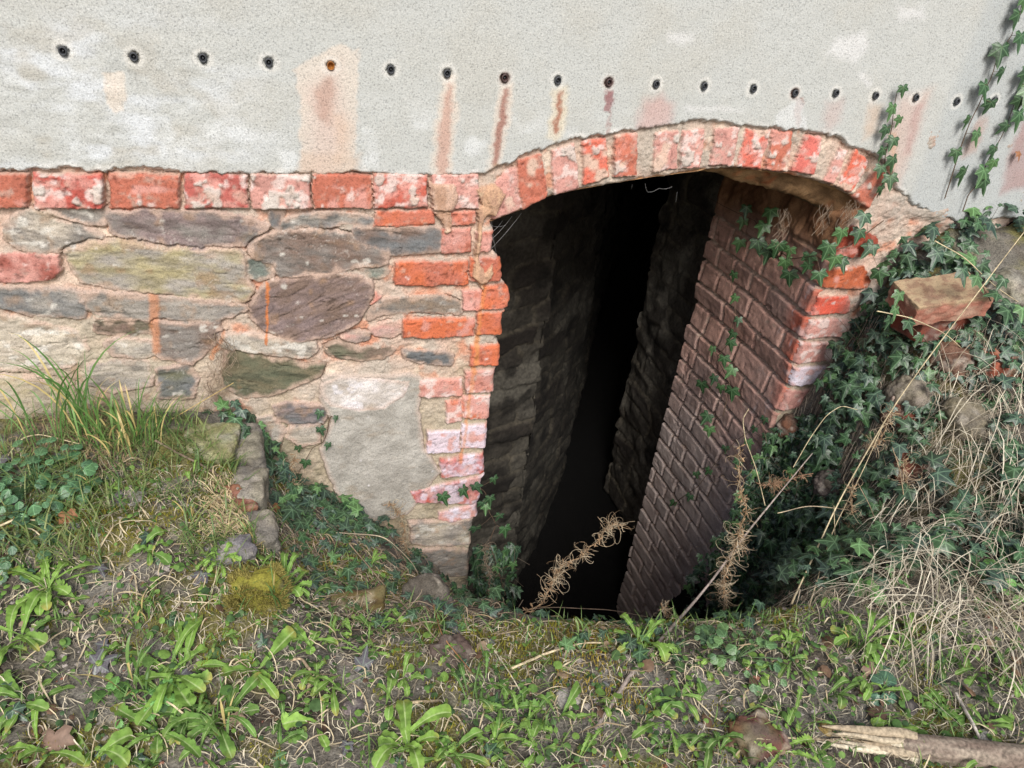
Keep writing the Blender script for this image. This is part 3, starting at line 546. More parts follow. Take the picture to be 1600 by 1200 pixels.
def H(x, y):
    x = np.asarray(x, float); y = np.asarray(y, float); far = ss(9, 6, np.hypot(x, y))
    return H0(np.clip(x,-6,6), np.clip(y,-7,.8))+(.018*fbm(x*7, y*7, 0, 4, 51)+.007*fbm(x*45, y*45, 0, 3, 52)+.003*vn(x*150,y*150,0,53))*far
def slope_n(x, y, e=.012):
    hx = (H0(x+e, y)-H0(x-e, y))/(2*e); hy = (H0(x, y+e)-H0(x, y-e))/(2*e)
    n = np.stack([-hx, -hy, np.ones_like(hx)], -1); return n/np.linalg.norm(n, axis=-1, keepdims=True)
def ground_at(u, v):
    w = ray(u, v); t = np.linspace(.5, 4, 1400); x = w[0]*t; y = w[1]*t-D; z = w[2]*t
    h = H(x, np.minimum(y, .7)); k = np.argmax(z < h); return np.array([x[k], y[k], h[k]])
xg = np.concatenate([-np.geomspace(60, 1.05, 22), np.arange(-1., 2.75, .009), np.geomspace(2.8, 60, 22)]); yg = np.concatenate([-np.geomspace(60, 1.65, 22), np.arange(-1.6, -.002, .009)])
Xg, Yg = [a.ravel() for a in np.meshgrid(xg, yg, indexing='ij')]; Zg = H(Xg, Yg); X0g, Y0g = Xg, Yg
_m = (np.abs(Xg-.8) < 2) & (Yg > -1.7); _nr = np.zeros((len(Xg), 3)); _nr[:, 2] = 1; _nr[_m] = slope_n(Xg[_m], Yg[_m]); _st = ss(.75, .35, _nr[:, 2])
Zg = Zg*(1-_st)+_st*H0(np.clip(Xg,-6,6), np.clip(Yg,-7,.8)); _dp = _st*(.022*fbm(Xg*11, Yg*11, Zg*11, 4, 151)+.008*vn(Xg*70, Yg*70, Zg*70, 152)); Xg = Xg+_nr[:, 0]*_dp; Yg = np.minimum(Yg+_nr[:, 1]*_dp, -.002); Zg = Zg+_nr[:, 2]*_dp
mossm = lambda x, y: ss(.05, .35, fbm(x*5, y*5, 0, 3, 55)+.25*fbm(x*30, y*30, 0, 2, 56))
ng = fbm(Xg*20, Yg*20, Zg*20, 4, 54)
cg = mix(np.broadcast_to(S(96,92,84), (len(Xg), 3)), S(124,120,112), ss(-.2, .5, ng)); cg = mix(cg, S(70,60,50), ss(0, .5, fbm(Xg*9, Yg*9, Zg*9, 3, 57))*.7)
cg = mix(cg, S(112,108,52), mossm(Xg, Yg)*.7*ss(-1.6,-1.3,Zg))
qg = grid_faces(len(xg), len(yg), np.ones((len(xg)-1, len(yg)-1), bool))[:, ::-1]
tag(mesh_obj('ground', np.stack([Xg, Yg, Zg], -1), qg, M_soil, None, cg), kind='structure')
# pit floor running in under the arch
Xp, Yp = [a.ravel() for a in np.meshgrid(np.arange(.44, 3.2, .02), np.arange(.0, 3.6, .02), indexing='ij')]; nyp = len(np.arange(.0, 3.6, .02)); nxp = len(Xp)//nyp
tag(mesh_obj('cellar_floor', np.stack([Xp, Yp, H(Xp, np.minimum(Yp, .7))-.004], -1), grid_faces(nxp, nyp, np.ones((nxp-1, nyp-1), bool))[:, ::-1], M_soil, None, np.broadcast_to(S(15,14,13), (len(Xp), 3))), kind='structure')  # soil colour set near black to paint in the cellar's deep shade

# ============================================================ STONES, BRICKS AND WOOD LYING ABOUT
def worn_box(size, rot, seed, round_=.12, amp=.004, n=14, flat=0):
    sx, sy, sz = np.array(size)/2; Vs = []; Fs = []; c = 0; g = np.linspace(-1, 1, n+1)
    A_, B_ = [q.ravel() for q in np.meshgrid(g, g, indexing='ij')]; i = np.arange(n)[:, None]*(n+1); j = np.arange(n)[None]; q = np.stack([i+j, i+n+1+j, i+n+2+j, i+j+1], -1).reshape(-1, 4)
    for ax in range(3):
        for sg in (-1, 1):
            P = np.zeros((len(A_), 3)); P[:, ax] = sg; P[:, (ax+1) % 3] = A_; P[:, (ax+2) % 3] = B_
            Vs.append(P); Fs.append((q if sg > 0 else q[:, ::-1])+c); c += len(P)
    P = np.concatenate(Vs)*np.array([sx, sy, sz]); r = min(sx, sy, sz)*round_*2
    inner = np.clip(P, -np.array([sx, sy, sz])+r, np.array([sx, sy, sz])-r); d = P-inner; l = np.linalg.norm(d, axis=1)[:, None]+1e-9; P = inner+d/l*np.minimum(l, r)
    nn = fbm(P[:, 0]*16+seed, P[:, 1]*16, P[:, 2]*16, 3, seed)*2.2+1.3*fbm(P[:, 0]*60, P[:, 1]*60, P[:, 2]*60, 4, seed+1)
    dirn = P/(np.linalg.norm(P/np.array([sx, sy, sz]), axis=1)[:, None]+1e-6)/np.array([sx, sy, sz])*1.
    P = P+dirn/np.linalg.norm(dirn, axis=1)[:, None]*(nn*amp)[:, None]
    R = np.array(Matrix.Rotation(rot[2], 3, 'Z')@Matrix.Rotation(rot[1], 3, 'Y')@Matrix.Rotation(rot[0], 3, 'X'))
    return P@R.T, np.concatenate(Fs), P
def block(name, loc, size, rot, ca, cb, label, cat, seed, mat=None, moss=0, group=None, **k):
    V, Fc, L = worn_box(size, rot, seed, **k); up = V[:, 2]/max(size)
    c = mix(np.broadcast_to(ca, (len(V), 3)), cb, ss(-.25, .35, fbm(L[:, 0]*20, L[:, 1]*20, L[:, 2]*20, 4, seed)))
    c = mix(c, ca*.5, ss(.05, .5, fbm(L[:, 0]*50, L[:, 1]*50, L[:, 2]*50, 4, seed+2))*.7); c = mix(c, S(168,160,148), ss(.05, .5, fbm(L[:, 0]*40, L[:, 1]*40, L[:, 2]*40, 4, seed+9))*.6)
    if moss: c = mix(c, S(128,124,48), ss(-.1, .3, fbm(L[:, 0]*18, L[:, 1]*18, L[:, 2]*18, 3, seed+4)+up*3*moss)*moss)
    o = mesh_obj(name, V+np.array(loc), Fc, mat or M_rock, None, c, origin=loc)
    return tag(o, label, cat, group)
def gz(x, y): return float(H(np.array([x]), np.array([y]))[0])
lb = onY(1466, 466, -.27)
V, Fc, L = worn_box((.24, .13, .072), (math.radians(12), math.radians(-9), math.radians(-4)), 5, .05, .0042, n=34)
c = mix(np.broadcast_to(S(156,104,88), (len(V), 3)), S(164,132,114), ss(-.2, .3, fbm(L[:, 0]*25, L[:, 1]*25, L[:, 2]*25, 4, 6)))
c = mix(c, mix(np.broadcast_to(S(164,146,116), (len(V), 3)), S(136,112,90), ss(-.2,.3,fbm(L[:, 0]*60, L[:, 1]*60, 0, 4, 8))), ss(.020, .034, L[:, 2]+.010*fbm(L[:, 0]*30, L[:, 1]*30, 0, 4, 7))*.85)
tag(mesh_obj('loose_brick', V+lb, Fc, M_brk, None, c, origin=tuple(lb)), 'loose tan brick topped with crumbly sandy mortar, lying tilted on the ivy bank', 'brick')
lb2 = lb+np.array([.05, .03, -.09])
block('loose_brick', lb2, (.20,.11,.085), (0,-.02,.05), S(120,64,50), S(96,66,60), 'dark red brick underneath the loose mortar-topped brick', 'brick', 15, M_brk, round_=.08, amp=.003)
def on_g(u, v, dz=0): p = ground_at(u, v); return np.array([p[0], p[1], p[2]+dz])
T_ = [('stone_slab',(320,690),(.17,.15,.05),(.06,0,-.15),S(150,150,130),S(116,116,92),'flat grey green stone slab on the ledge behind the grass and left of the ivy','stone',.35,0),
 ('brick_fragment',(372,790),(.085,.10,.06),(0,.1,.1),S(138,90,76),S(130,114,104),'red brick end at the edge of the ledge beneath pale straw','brick',.1,1),
 ('mossy_stone',(396,925),(.105,.085,.065),(.1,0,.15),S(108,102,76),S(92,90,66),'thick stone covered in golden moss at the front corner of the ledge','stone',.9,0),
 ('stone_slab',(360,862),(.11,.07,.04),(0,0,.3),S(132,130,134),S(104,100,104),'bluish grey slab just behind the golden mossy stone','stone',.1,0),
 ('stone_slab',(682,950),(.10,.20,.07),(.1,.1,.28),S(104,98,92),S(82,76,72),'dark grey stone slab edging the pit left of the dark opening','stone',.05,0),
 ('brick_fragment',(560,945),(.12,.07,.04),(.1,0,-.1),S(84,60,52),S(84,76,66),'dark red brick lying flat beneath dry twigs between ledge and pit','brick',.25,1),
 ('brick_fragment',(705,1022),(.09,.07,.05),(.2,.1,.5),S(84,70,64),S(96,86,78),'small dark brick lump on the rim, below the grey edging slab','brick',0,1),
 ('brick_fragment',(1180,1152),(.10,.08,.05),(.1,.1,.2),S(98,66,58),S(92,80,72),'rounded red brick piece half sunk in soil left of the broken branch','brick',.15,1),
 ('rock',(552,1104),(.045,.032,.03),(0,.2,.4),S(128,116,114),S(92,86,86),'small dark grey rock with pale flecks left of the bottom dandelion','rock',0,0),
 ('rock',(888,1092),(.055,.05,.045),(0,.2,.1),S(178,172,164),S(140,136,130),'pale grey rock behind a single spoon-shaped dandelion leaf','rock',0,0),
 ('rock',(93,716),(.032,.02,.02),(0,.2,.1),S(176,172,178),S(150,146,150),'small white pebble on the soil below the tall grass','rock',0,0),
 ('rock',(200,782),(.09,.06,.03),(0,.0,.1),S(140,136,136),S(112,108,108),'flat grey rock among ivy leaves in the middle of the ledge','rock',.1,0),
 ('rock',(12,800),(.06,.05,.035),(0,.0,.1),S(138,120,116),S(112,100,100),'rounded grey pink rock cut by the left edge of the photo','rock',0,0),
 ('rubble_stone',(1425,615),(.15,.12,.12),(.3,.2,.3),S(126,118,108),S(96,88,82),'grey beige rubble stone below the loose brick in the ivy','stone',.1,0),
 ('brick_fragment',(1405,640),(.11,.09,.09),(.2,.3,.8),S(120,68,52),S(100,70,60),'reddish brown brick stump beside the grey beige rubble stone','brick',0,1),
 ('rubble_stone',(1500,560),(.16,.12,.10),(.3,.1,.2),S(112,84,70),S(96,82,72),'brown rounded stone under dry tendrils right of the loose brick','stone',.1,0),
 ('brick_fragment',(1570,570),(.15,.09,.06),(.2,.1,-.2),S(158,92,72),S(134,116,92),'bright orange brick end poking from the bank at the right edge','brick',.3,1),
 ('rubble_stone',(1520,650),(.17,.13,.09),(.4,.1,.3),S(122,114,98),S(100,94,84),'large grey stone block under the dry tangle at the right edge','stone',.08,0),
 ('rubble_stone',(1560,350),(.22,.10,.10),(.1,.1,.1),S(156,150,142),S(120,112,104),'pale grey stone at the foot of the plaster, right of the climbing ivy','stone',.05,0),
 ('rubble_stone',(1575,450),(.2,.14,.12),(.3,.1,.5),S(134,130,120),S(104,98,90),'grey stone half hidden behind the long straw at the right edge','stone',.1,0),
 ('rubble_stone',(1235,665),(.09,.08,.08),(.2,.3,.3),S(118,82,64),S(104,86,74),'brown stone at the foot of the right hand brick jamb','stone',0,0),
 ('rubble_stone',(1300,760),(.13,.1,.1),(.2,.3,.3),S(104,94,88),S(84,78,72),'dark grey stone in the ivy behind the tall curled seed stalks','stone',.05,0),
 ('brick_fragment',(1425,730),(.12,.08,.07),(.2,.3,.4),S(112,70,56),S(92,72,64),'dark red brick chunk deep in the tangle right of the leaning straw','brick',0,1),
 ('rock',(1290,1140),(.03,.03,.025),(0,.2,.4),S(150,128,78),S(120,104,70),'round yellow brown stone beside the splintered branch end','rock',.1,0),
 ('rock',(1540,1160),(.06,.04,.03),(0,.2,.4),S(160,156,150),S(130,124,118),'pale crumbly rock above the thick end of the branch','rock',0,0),
 ('rock',(770,1165),(.03,.024,.02),(0,.2,.4),S(140,128,128),S(110,102,100),'little grey stone right of the bottom dandelion','rock',0,0),
 ('rock',(1420,1105),(.04,.03,.03),(0,.3,.4),S(84,78,80),S(64,60,60),'dark rock directly above the broken branch','rock',0,0)]
for i, (nm, px, sz, rot, ca, cb, lab, cat, moss, isb) in enumerate(T_):
    p = on_g(*px, -sz[2]*.12)
    block(nm, p, sz, rot, ca, cb, lab, cat, 40+i*3, M_brk if isb else M_rock, moss, round_=.2 if isb else .45, amp=.0075 if max(sz) > .08 else .0022, n=26 if max(sz) > .08 else 12)
# broken branch
br = empty('broken_branch', tuple(on_g(1420, 1150)), 'thick weathered broken branch with a splintered pale end, lying at the bottom right', 'branch')
a = on_g(1402, 1170, .008); b = on_g(1620, 1200, .02); b = a+(b-a)*1.6; t = np.linspace(0, 1, 60)
P = a+(b-a)*t[:, None]; ax = (b-a)/np.linalg.norm(b-a)
k = 22; th = np.arange(k)*2*np.pi/k; A1 = np.cross(ax, [0, 0, 1]); A1 /= np.linalg.norm(A1); B1 = np.cross(A1, ax)
T2, TH = np.meshgrid(t, th, indexing='ij'); Rr = .025+.004*fbm(T2*8, np.cos(TH)*2, np.sin(TH)*2, 4, 60)+.003*fbm(T2*3, np.cos(TH)*9, np.sin(TH)*9, 3, 61); Rr *= ss(-.04, .04, T2)*.3+.7
V = P[:, None]+Rr[..., None]*(A1*np.cos(TH)[..., None]+B1*np.sin(TH)[..., None])
i = np.arange(59)[:, None]*k; j = np.arange(k)[None]
cw = mix(np.broadcast_to(S(112,98,88), (60*k, 3)), S(146,134,120), ss(-.3, .4, fbm(T2.ravel()*6, np.cos(TH).ravel()*5, np.sin(TH).ravel()*5, 4, 62)))
mesh_obj('bark', V.reshape(-1, 3), np.stack([i+j, i+(j+1) % k, i+k+(j+1) % k, i+k+j], -1).reshape(-1, 4), M_wood, br, cw)
A = Acc(); rs = np.random.RandomState(4)
for q in range(26):
    th_ = rs.rand()*6.28; rr_ = .022*math.sqrt(rs.rand()); o = a+A1*math.cos(th_)*rr_+B1*math.sin(th_)*rr_+ax*.03
    dr = -ax+.25*(rs.rand(3)-.5); ln = .06+.13*rs.rand(); tt = np.linspace(0, 1, 8)[:, None]
    pts = o+dr*ln*tt+.004*np.stack([vn(tt[:, 0]*5, q, 0, 9), vn(tt[:, 0]*5, q, 0, 8), vn(tt[:, 0]*5, q, 0, 7)], -1)
    A.tube(pts, np.array([.011,.011,.010,.009,.008,.006,.004,.0008])*(.6+.6*rs.rand()), mix(S(198,188,166), S(146,130,108), rs.rand()), 5)
A.build('splinter', M_wood, br)

# ============================================================ PLANTS
UP = np.array([0, 0, 1.])
def leaf_template():
    pol = [(-82,.10),(-50,.34),(-18,.47),(6,.37),(20,.50),(36,.66),(52,.48),(68,.47),(80,.74)]
    R = [(math.radians(a), r) for a, r in pol]+[(math.pi/2, 1.)]+[(math.pi-math.radians(a), r) for a, r in pol[::-1]]
    V = [(0, 0, 0)]; n = len(R)
    for f_, z in ((.5, .035), (1., -.04)):
        for a_, r in R: V.append((math.cos(a_)*r*f_, math.sin(a_)*r*f_, z*(1 if f_ < 1 else r*1.3)))
    V = np.array(V); F3 = [(0, 1+i, 2+i) for i in range(n-1)]
    F4 = [(1+i, 1+n+i, 2+n+i, 2+i) for i in range(n-1)]
    Fa = np.array(F3+[(a_, b_, c_) for a_, b_, c_, d_ in F4]+[(a_, c_, d_) for a_, b_, c_, d_ in F4])
    return V, Fa
LV, LF = leaf_template()
def put_leaves(A, pos, nrm, tip, size, cols, tmpl=(LV, LF), bend=None):
    V0, F0 = tmpl; pos = np.asarray(pos, float); N = len(pos)
    nrm = nrm/np.linalg.norm(nrm, axis=1)[:, None]; tip = tip-(tip*nrm).sum(1)[:, None]*nrm; tip /= np.linalg.norm(tip, axis=1)[:, None]+1e-9; sd = np.cross(tip, nrm)
    b = (rng.rand(N)-.3)*.5 if bend is None else np.full(N, bend); asp = .85+.3*rng.rand(N)
    x = V0[None, :, 0]*asp[:, None]; y = V0[None, :, 1]; z = V0[None, :, 2]-b[:, None]*(y**2)*.5-np.abs(x)*(.25*rng.rand(N))[:, None]
    W_ = pos[:, None]+size[:, None, None]*(x[..., None]*sd[:, None]+y[..., None]*tip[:, None]+z[..., None]*nrm[:, None])
    Fa = (F0[None]+(np.arange(N)*len(V0))[:, None, None]).reshape(-1, 3)
    A.add(W_.reshape(-1, 3), Fa, np.repeat(cols, len(V0), 0), np.tile(V0[:, :2], (N, 1)))
IVD = S(32,48,34); IVM = S(46,74,42); IVL = S(84,116,66); IVB = S(44,62,54); IVP = S(84,76,86)
def ivy_cols(n, t=.5, pale=0):
    r = rng.rand(n); c = mix(mix(np.broadcast_to(IVD, (n, 3)), IVM, r), IVB, (rng.rand(n) < .35)*.7)
    c = mix(c, IVL, (rng.rand(n) < t*.3)*.7); return mix(c, IVP, (rng.rand(n) < pale)*.8)
def inside(u, v, poly): return sdf(np.stack([u, v], -1), np.array(poly, float)) > 0
def scatter(poly, n, seed, x0=-1.2, x1=2.8, y0=-1.6, y1=-.005):
    r = np.random.RandomState(seed); out = []; tot = 0
    for _ in range(60):
        x = r.uniform(x0, x1, 20000); y = r.uniform(y0, y1, 20000); z = H0(x, y); nr = slope_n(x, y)
        k = r.rand(20000) < (1/np.maximum(nr[:, 2], .16))/6.2; u, v = proj(x, y, z); k &= inside(u, v, poly)
        out.append(np.stack([x[k], y[k]], -1)); tot += k.sum()
        if tot >= n: break
    P = np.concatenate(out)[:n]; nr = slope_n(P[:, 0], P[:, 1]); z = H(P[:, 0], P[:, 1]); return np.concatenate([P, z[:, None]], 1), nr
IV = [([(1375,325),(1440,300),(1600,310),(1640,700),(1640,940),(1420,935),(1250,935),(1125,925),(1160,820),(1200,720),(1260,665),(1298,606),(1336,530),(1380,430)],1650,.018,.060,.085,'dense dark green ivy covering the rubble bank right of the opening','ivy'),
      ([(318,640),(395,628),(470,700),(560,780),(610,850),(520,850),(440,830),(398,780),(365,700)],300,.024,.044,.05,'patch of fresh green ivy climbing in the gap between ledge and wall','ivy'),
      ([(440,790),(600,800),(740,850),(790,960),(700,1000),(560,980),(440,900)],260,.022,.038,.04,'dark ivy trailing over the rubble at the left lip of the pit','ivy'),
      ([(780,950),(900,935),(1080,945),(1220,920),(1230,1020),(1120,1050),(820,1030)],200,.022,.040,.03,'ivy creeping along the front rim of the pit','ivy'),
      ([(0,720),(430,760),(800,1010),(1250,1000),(1600,960),(1600,1200),(0,1200)],170,.022,.045,.012,'scattered purplish ivy leaves lying on the foreground soil','ivy')]
for q, (poly, n, s0, s1, hh, lab, cat) in enumerate(IV):
    P, nr = scatter(poly, int(n*1.4), 100+q)
    if q == 0: k_ = fbm(P[:, 0]*7, P[:, 1]*9, P[:, 2]*7, 2, 88) > -.08; P = P[k_]; nr = nr[k_]
    else: P = P[:n]; nr = nr[:n]
    N = len(P); A = Acc()
    side = np.clip((P[:, 0]-1.4)/.3, 0, 1)*0
    nn = nr*.8+np.array([-.05, -.55, .45])+.8*(rng.rand(N, 3)-.5); tip = -UP*.8*(1-nr[:, 2:3])+1.4*(rng.rand(N, 3)-.5)+np.array([0, -.35, 0])
    pos = P+nr*(rng.rand(N)**1.5*hh)[:, None]+np.array([0, 0, .004])
    put_leaves(A, pos, nn, tip, s0+(s1-s0)*rng.rand(N)**1.4, ivy_cols(N, .6 if q in (1,) else .15, .35 if q == 4 else .0))
    for i in range(0, N, 2):
        tt = np.linspace(0, 1, 4)[:, None]; e = P[i]+np.array([rng.uniform(-.03,.03), rng.uniform(-.02,.03), -.004]); A.tube(pos[i]+(e-pos[i])*tt+nr[i]*.006*np.sin(tt*3.14), .0007, S(96,84,70), 3)
    tag(A.build('ivy_ground_cover', M_ivy), lab, cat, kind='stuff')

def vine(name, stem, leaves, size, label, Yf, group=None, r=.0018, nrm=(0,-1,.15), tipd=(0,0,-1), stemcol=S(92,76,62)):
    pts = np.array([Yf(*q) for q in stem]); e = empty(name, tuple(pts[-1]), label, 'ivy', group); A = Acc()
    tt = np.linspace(0, len(pts)-1, len(pts)*5); P = np.stack([np.interp(tt, np.arange(len(pts)), pts[:, i]) for i in range(3)], -1)
    P = P+.003*np.stack([vn(tt*1.1, 0*tt, 0, 5), 0*tt, vn(tt*1.1, 0*tt, 0, 6)], -1); A.tube(P, np.linspace(r*.5, r, len(P)), stemcol, 5)
    B = Acc(); N = len(leaves); L_ = np.array([Yf(u, v) for u, v in leaves])+np.array([0, -.012, .012])
    for q in L_:
        k = np.argmin(((P-q)**2).sum(1)); t3 = np.linspace(0, 1, 4)[:, None]; A.tube(P[k]+(q-P[k])*t3+np.array([0, -.006, 0])*np.sin(t3*3.14), .0007, stemcol*1.2, 3)
    nn = np.array(nrm)+.7*(rng.rand(N, 3)-.5); tp = np.array(tipd)+.9*(rng.rand(N, 3)-.5)
    put_leaves(B, L_, nn, tp, size*(.7+.5*rng.rand(N)), mix(ivy_cols(N, .8), IVM, .5))
    A.build('stem', M_dry, e); B.build('foliage', M_ivy, e); return e
fy = lambda Y: (lambda u, v: onY(u, v, Y))
vine('climbing_ivy', [(1605,-15),(1597,10),(1582,53),(1563,80),(1553,110),(1540,137),(1527,170),(1517,190),(1500,233),(1488,270),(1477,310)], [(1584,28),(1587,62),(1557,80),(1560,115),(1530,138),(1541,165),(1507,190),(1519,212),(1488,240),(1501,270),(1592,2)], .050, 'longest ivy runner, large leaves, climbing the plaster to the top right corner', fy(-.026))
vine('climbing_ivy', [(1602,125),(1583,170),(1573,197),(1557,227),(1540,260),(1530,283),(1513,305),(1505,330)], [(1598,118),(1587,160),(1585,182),(1566,200),(1547,235),(1546,256),(1530,270),(1532,285),(1600,145)], .050, 'second ivy runner on the plaster, nearest the right edge of the photo', fy(-.026))
vine('climbing_ivy', [(1403,142),(1397,173),(1395,193),(1387,227),(1383,253),(1380,283),(1370,310)], [(1404,142),(1388,172),(1379,205),(1390,222),(1374,238),(1389,252),(1370,265),(1385,280),(1371,297),(1400,190)], .042, 'short thin ivy runner rising beside the right end of the brick arch', fy(-.028))
def rev(u, v):
    if u > 1318: return onY(u, v, -.03)
    p = onX(u, v, 1.575); 
    return p if p[1] > .0 else onY(u, v, -.03)
pts6 = [(450,720),(430,800),(600,740),(560,830),(410,930),(520,930),(650,950),(590,990),(720,980),(690,1050),(840,1020),(715,1130),(830,1080),(900,1130),(960,960),(1040,1050),(1150,870),(1230,960),(1270,1120),(1180,770),(1040,870),(1000,1030)]
vine('hanging_ivy', [(1107,308),(1130,322),(1160,335),(1180,345),(1200,380),(1235,405),(1280,400),(1325,385),(1345,372),(1380,345)], [(1050+x/4, 147+y/4) for x, y in pts6], .052, 'ivy garland strung over the brick reveal under the right side of the arch', rev, nrm=(-.5,-.8,.2))
vine('hanging_ivy', [(1145,400),(1143,440),(1150,490),(1135,540),(1120,560),(1140,600),(1130,650)], [(1143,430),(1146,466),(1150,500),(1110,545),(1138,535),(1141,578),(1113,590),(1122,605),(1093,600),(1140,610),(1103,650),(1105,670),(1142,522),(1128,560)], .048, 'thin ivy strand hanging down the middle of the shaded brick reveal', lambda u, v: onX(u, v, 1.565), nrm=(-.8,-.6,.2))
vine('hanging_ivy', [(1190,660),(1150,690),(1120,720),(1090,760),(1050,790)], [(1190,655),(1165,690),(1130,700),(1075,775),(1050,785),(1105,735),(1175,670),(1150,720),(1195,700),(1085,740)], .038, 'loose ivy sprig low on the brick reveal above the pit', lambda u, v: onX(u, v, 1.555), nrm=(-.8,-.6,.2))
vine('hanging_ivy', [(742,755),(760,770),(765,800),(775,820),(765,850),(780,900),(790,930)], [(770,748),(764,778),(757,790),(779,805),(752,785),(787,825),(773,885),(795,900),(750,860),(740,760),(722,765),(690,775),(800,880),(742,825),(735,905),(765,925)], .040, 'ivy sprig drooping off the left brick jamb into the dark pit', fy(-.06))
vine('climbing_ivy', [(455,760),(490,700),(505,690),(512,670),(518,650)], [(525,653),(500,671),(513,695),(478,722),(466,700),(500,645)], .026, 'tiny ivy shoot on the stones left of the old grey render', fy(-.02))

# ---- long soft leaves (dandelion like)
GRL = S(124,158,72); GRM = S(84,120,58); GRD = S(56,88,48)
def long_leaf(A, base, az_, L, Wd, rise, teeth, colr, droop=1.):
    n = 40; s_ = np.linspace(0, 1, n); dr = np.array([math.cos(az_), math.sin(az_), 0]); sdv = np.array([-dr[1], dr[0], 0])
    r = L*(s_*(1-.12*s_)); z = L*(rise*s_-(rise*.75*droop)*s_**2.2)+.004
    curve = rng.uniform(-.18, .18)*L*s_**2
    P = base+dr*r[:, None]*math.cos(min(rise, 1.2)*.5)+UP*z[:, None]+sdv*curve[:, None]
    w = Wd*(.12+.88*np.clip(s_**1.1*1.35, 0, 1))*np.sqrt(np.clip(1-((s_-.72)/.285).clip(0)**2, 0, 1))
    if teeth:
        k = 6+rng.randint(4); ph = (s_*k+.2*np.sin(s_*9)) % 1; lob = .3+.7*(1-ph)**.8; w = w*np.where(s_ > .86, 1, lob*teeth+(1-teeth))
    else: w = w*(1+.06*np.sin(s_*38))
    tw = rng.uniform(-.5, .5); nv = np.cross(np.gradient(P, axis=0), sdv); nv /= np.linalg.norm(nv, axis=1)[:, None]+1e-9; nv *= np.sign(nv[:, 2:3]+1e-6)
    sv = sdv*math.cos(tw)+nv*math.sin(tw)*s_[:, None]
    wav = .12*np.sin(s_*17+rng.rand()*6)[:, None]
    cols = [P-sv*w[:, None]/2+nv*w[:, None]*(.16+wav), P-sv*w[:, None]*.09, P+nv*w[:, None]*-.03, P+sv*w[:, None]*.09, P+sv*w[:, None]/2+nv*w[:, None]*(.16-wav)]
    V = np.stack(cols, 1).reshape(-1, 3); i = np.arange(n-1)[:, None]*5; j = np.arange(4)[None]; Q = np.stack([i+j, i+j+1, i+j+6, i+j+5], -1).reshape(-1, 4)
    cm = (np.tile(np.array([1, 1.02, 1, 1.02, 1.]), n)*(1+.22*np.repeat(vn(s_*7, 0*s_, 0, rng.randint(99)), 5)))[:, None]*colr; yt = rng.rand()**3; cm = mix(cm, S(160,150,80), np.repeat(ss(.75, 1., s_), 5)*yt); mid = np.tile(np.arange(5) == 2, n); cm[mid] = mix(np.broadcast_to(colr, (mid.sum(), 3)), S(190,206,150), .6)
    A.add(V, Q, cm)
def rosette(name, px, n, L, Wd, rise, teeth, tone, label, cat='plant', az0=None, azr=6.28, grp=None):
    b = on_g(*px); A = Acc(); m = rng.rand()*6.28
    for i in range(n):
        a_ = (m+i*6.28/n+rng.uniform(-.3, .3)) if az0 is None else az0+rng.uniform(-azr/2, azr/2)
        c = mix(mix(GRD, GRM, min(1, tone*2)), GRL, max(0, tone*2-1)); c = c*(.8+.4*rng.rand()); c = mix(c, GRL, .3*rng.rand())
        long_leaf(A, b+np.array([rng.uniform(-.012,.012), rng.uniform(-.012,.012), 0]), a_+rng.uniform(-.5,.5), L*.74*(.45+.8*rng.rand()), Wd*.85*(.6+.7*rng.rand()), rise*(.4+1.3*rng.rand()), teeth, c)
    return tag(A.build(name, M_leaf, origin=tuple(b)), label, cat, grp)
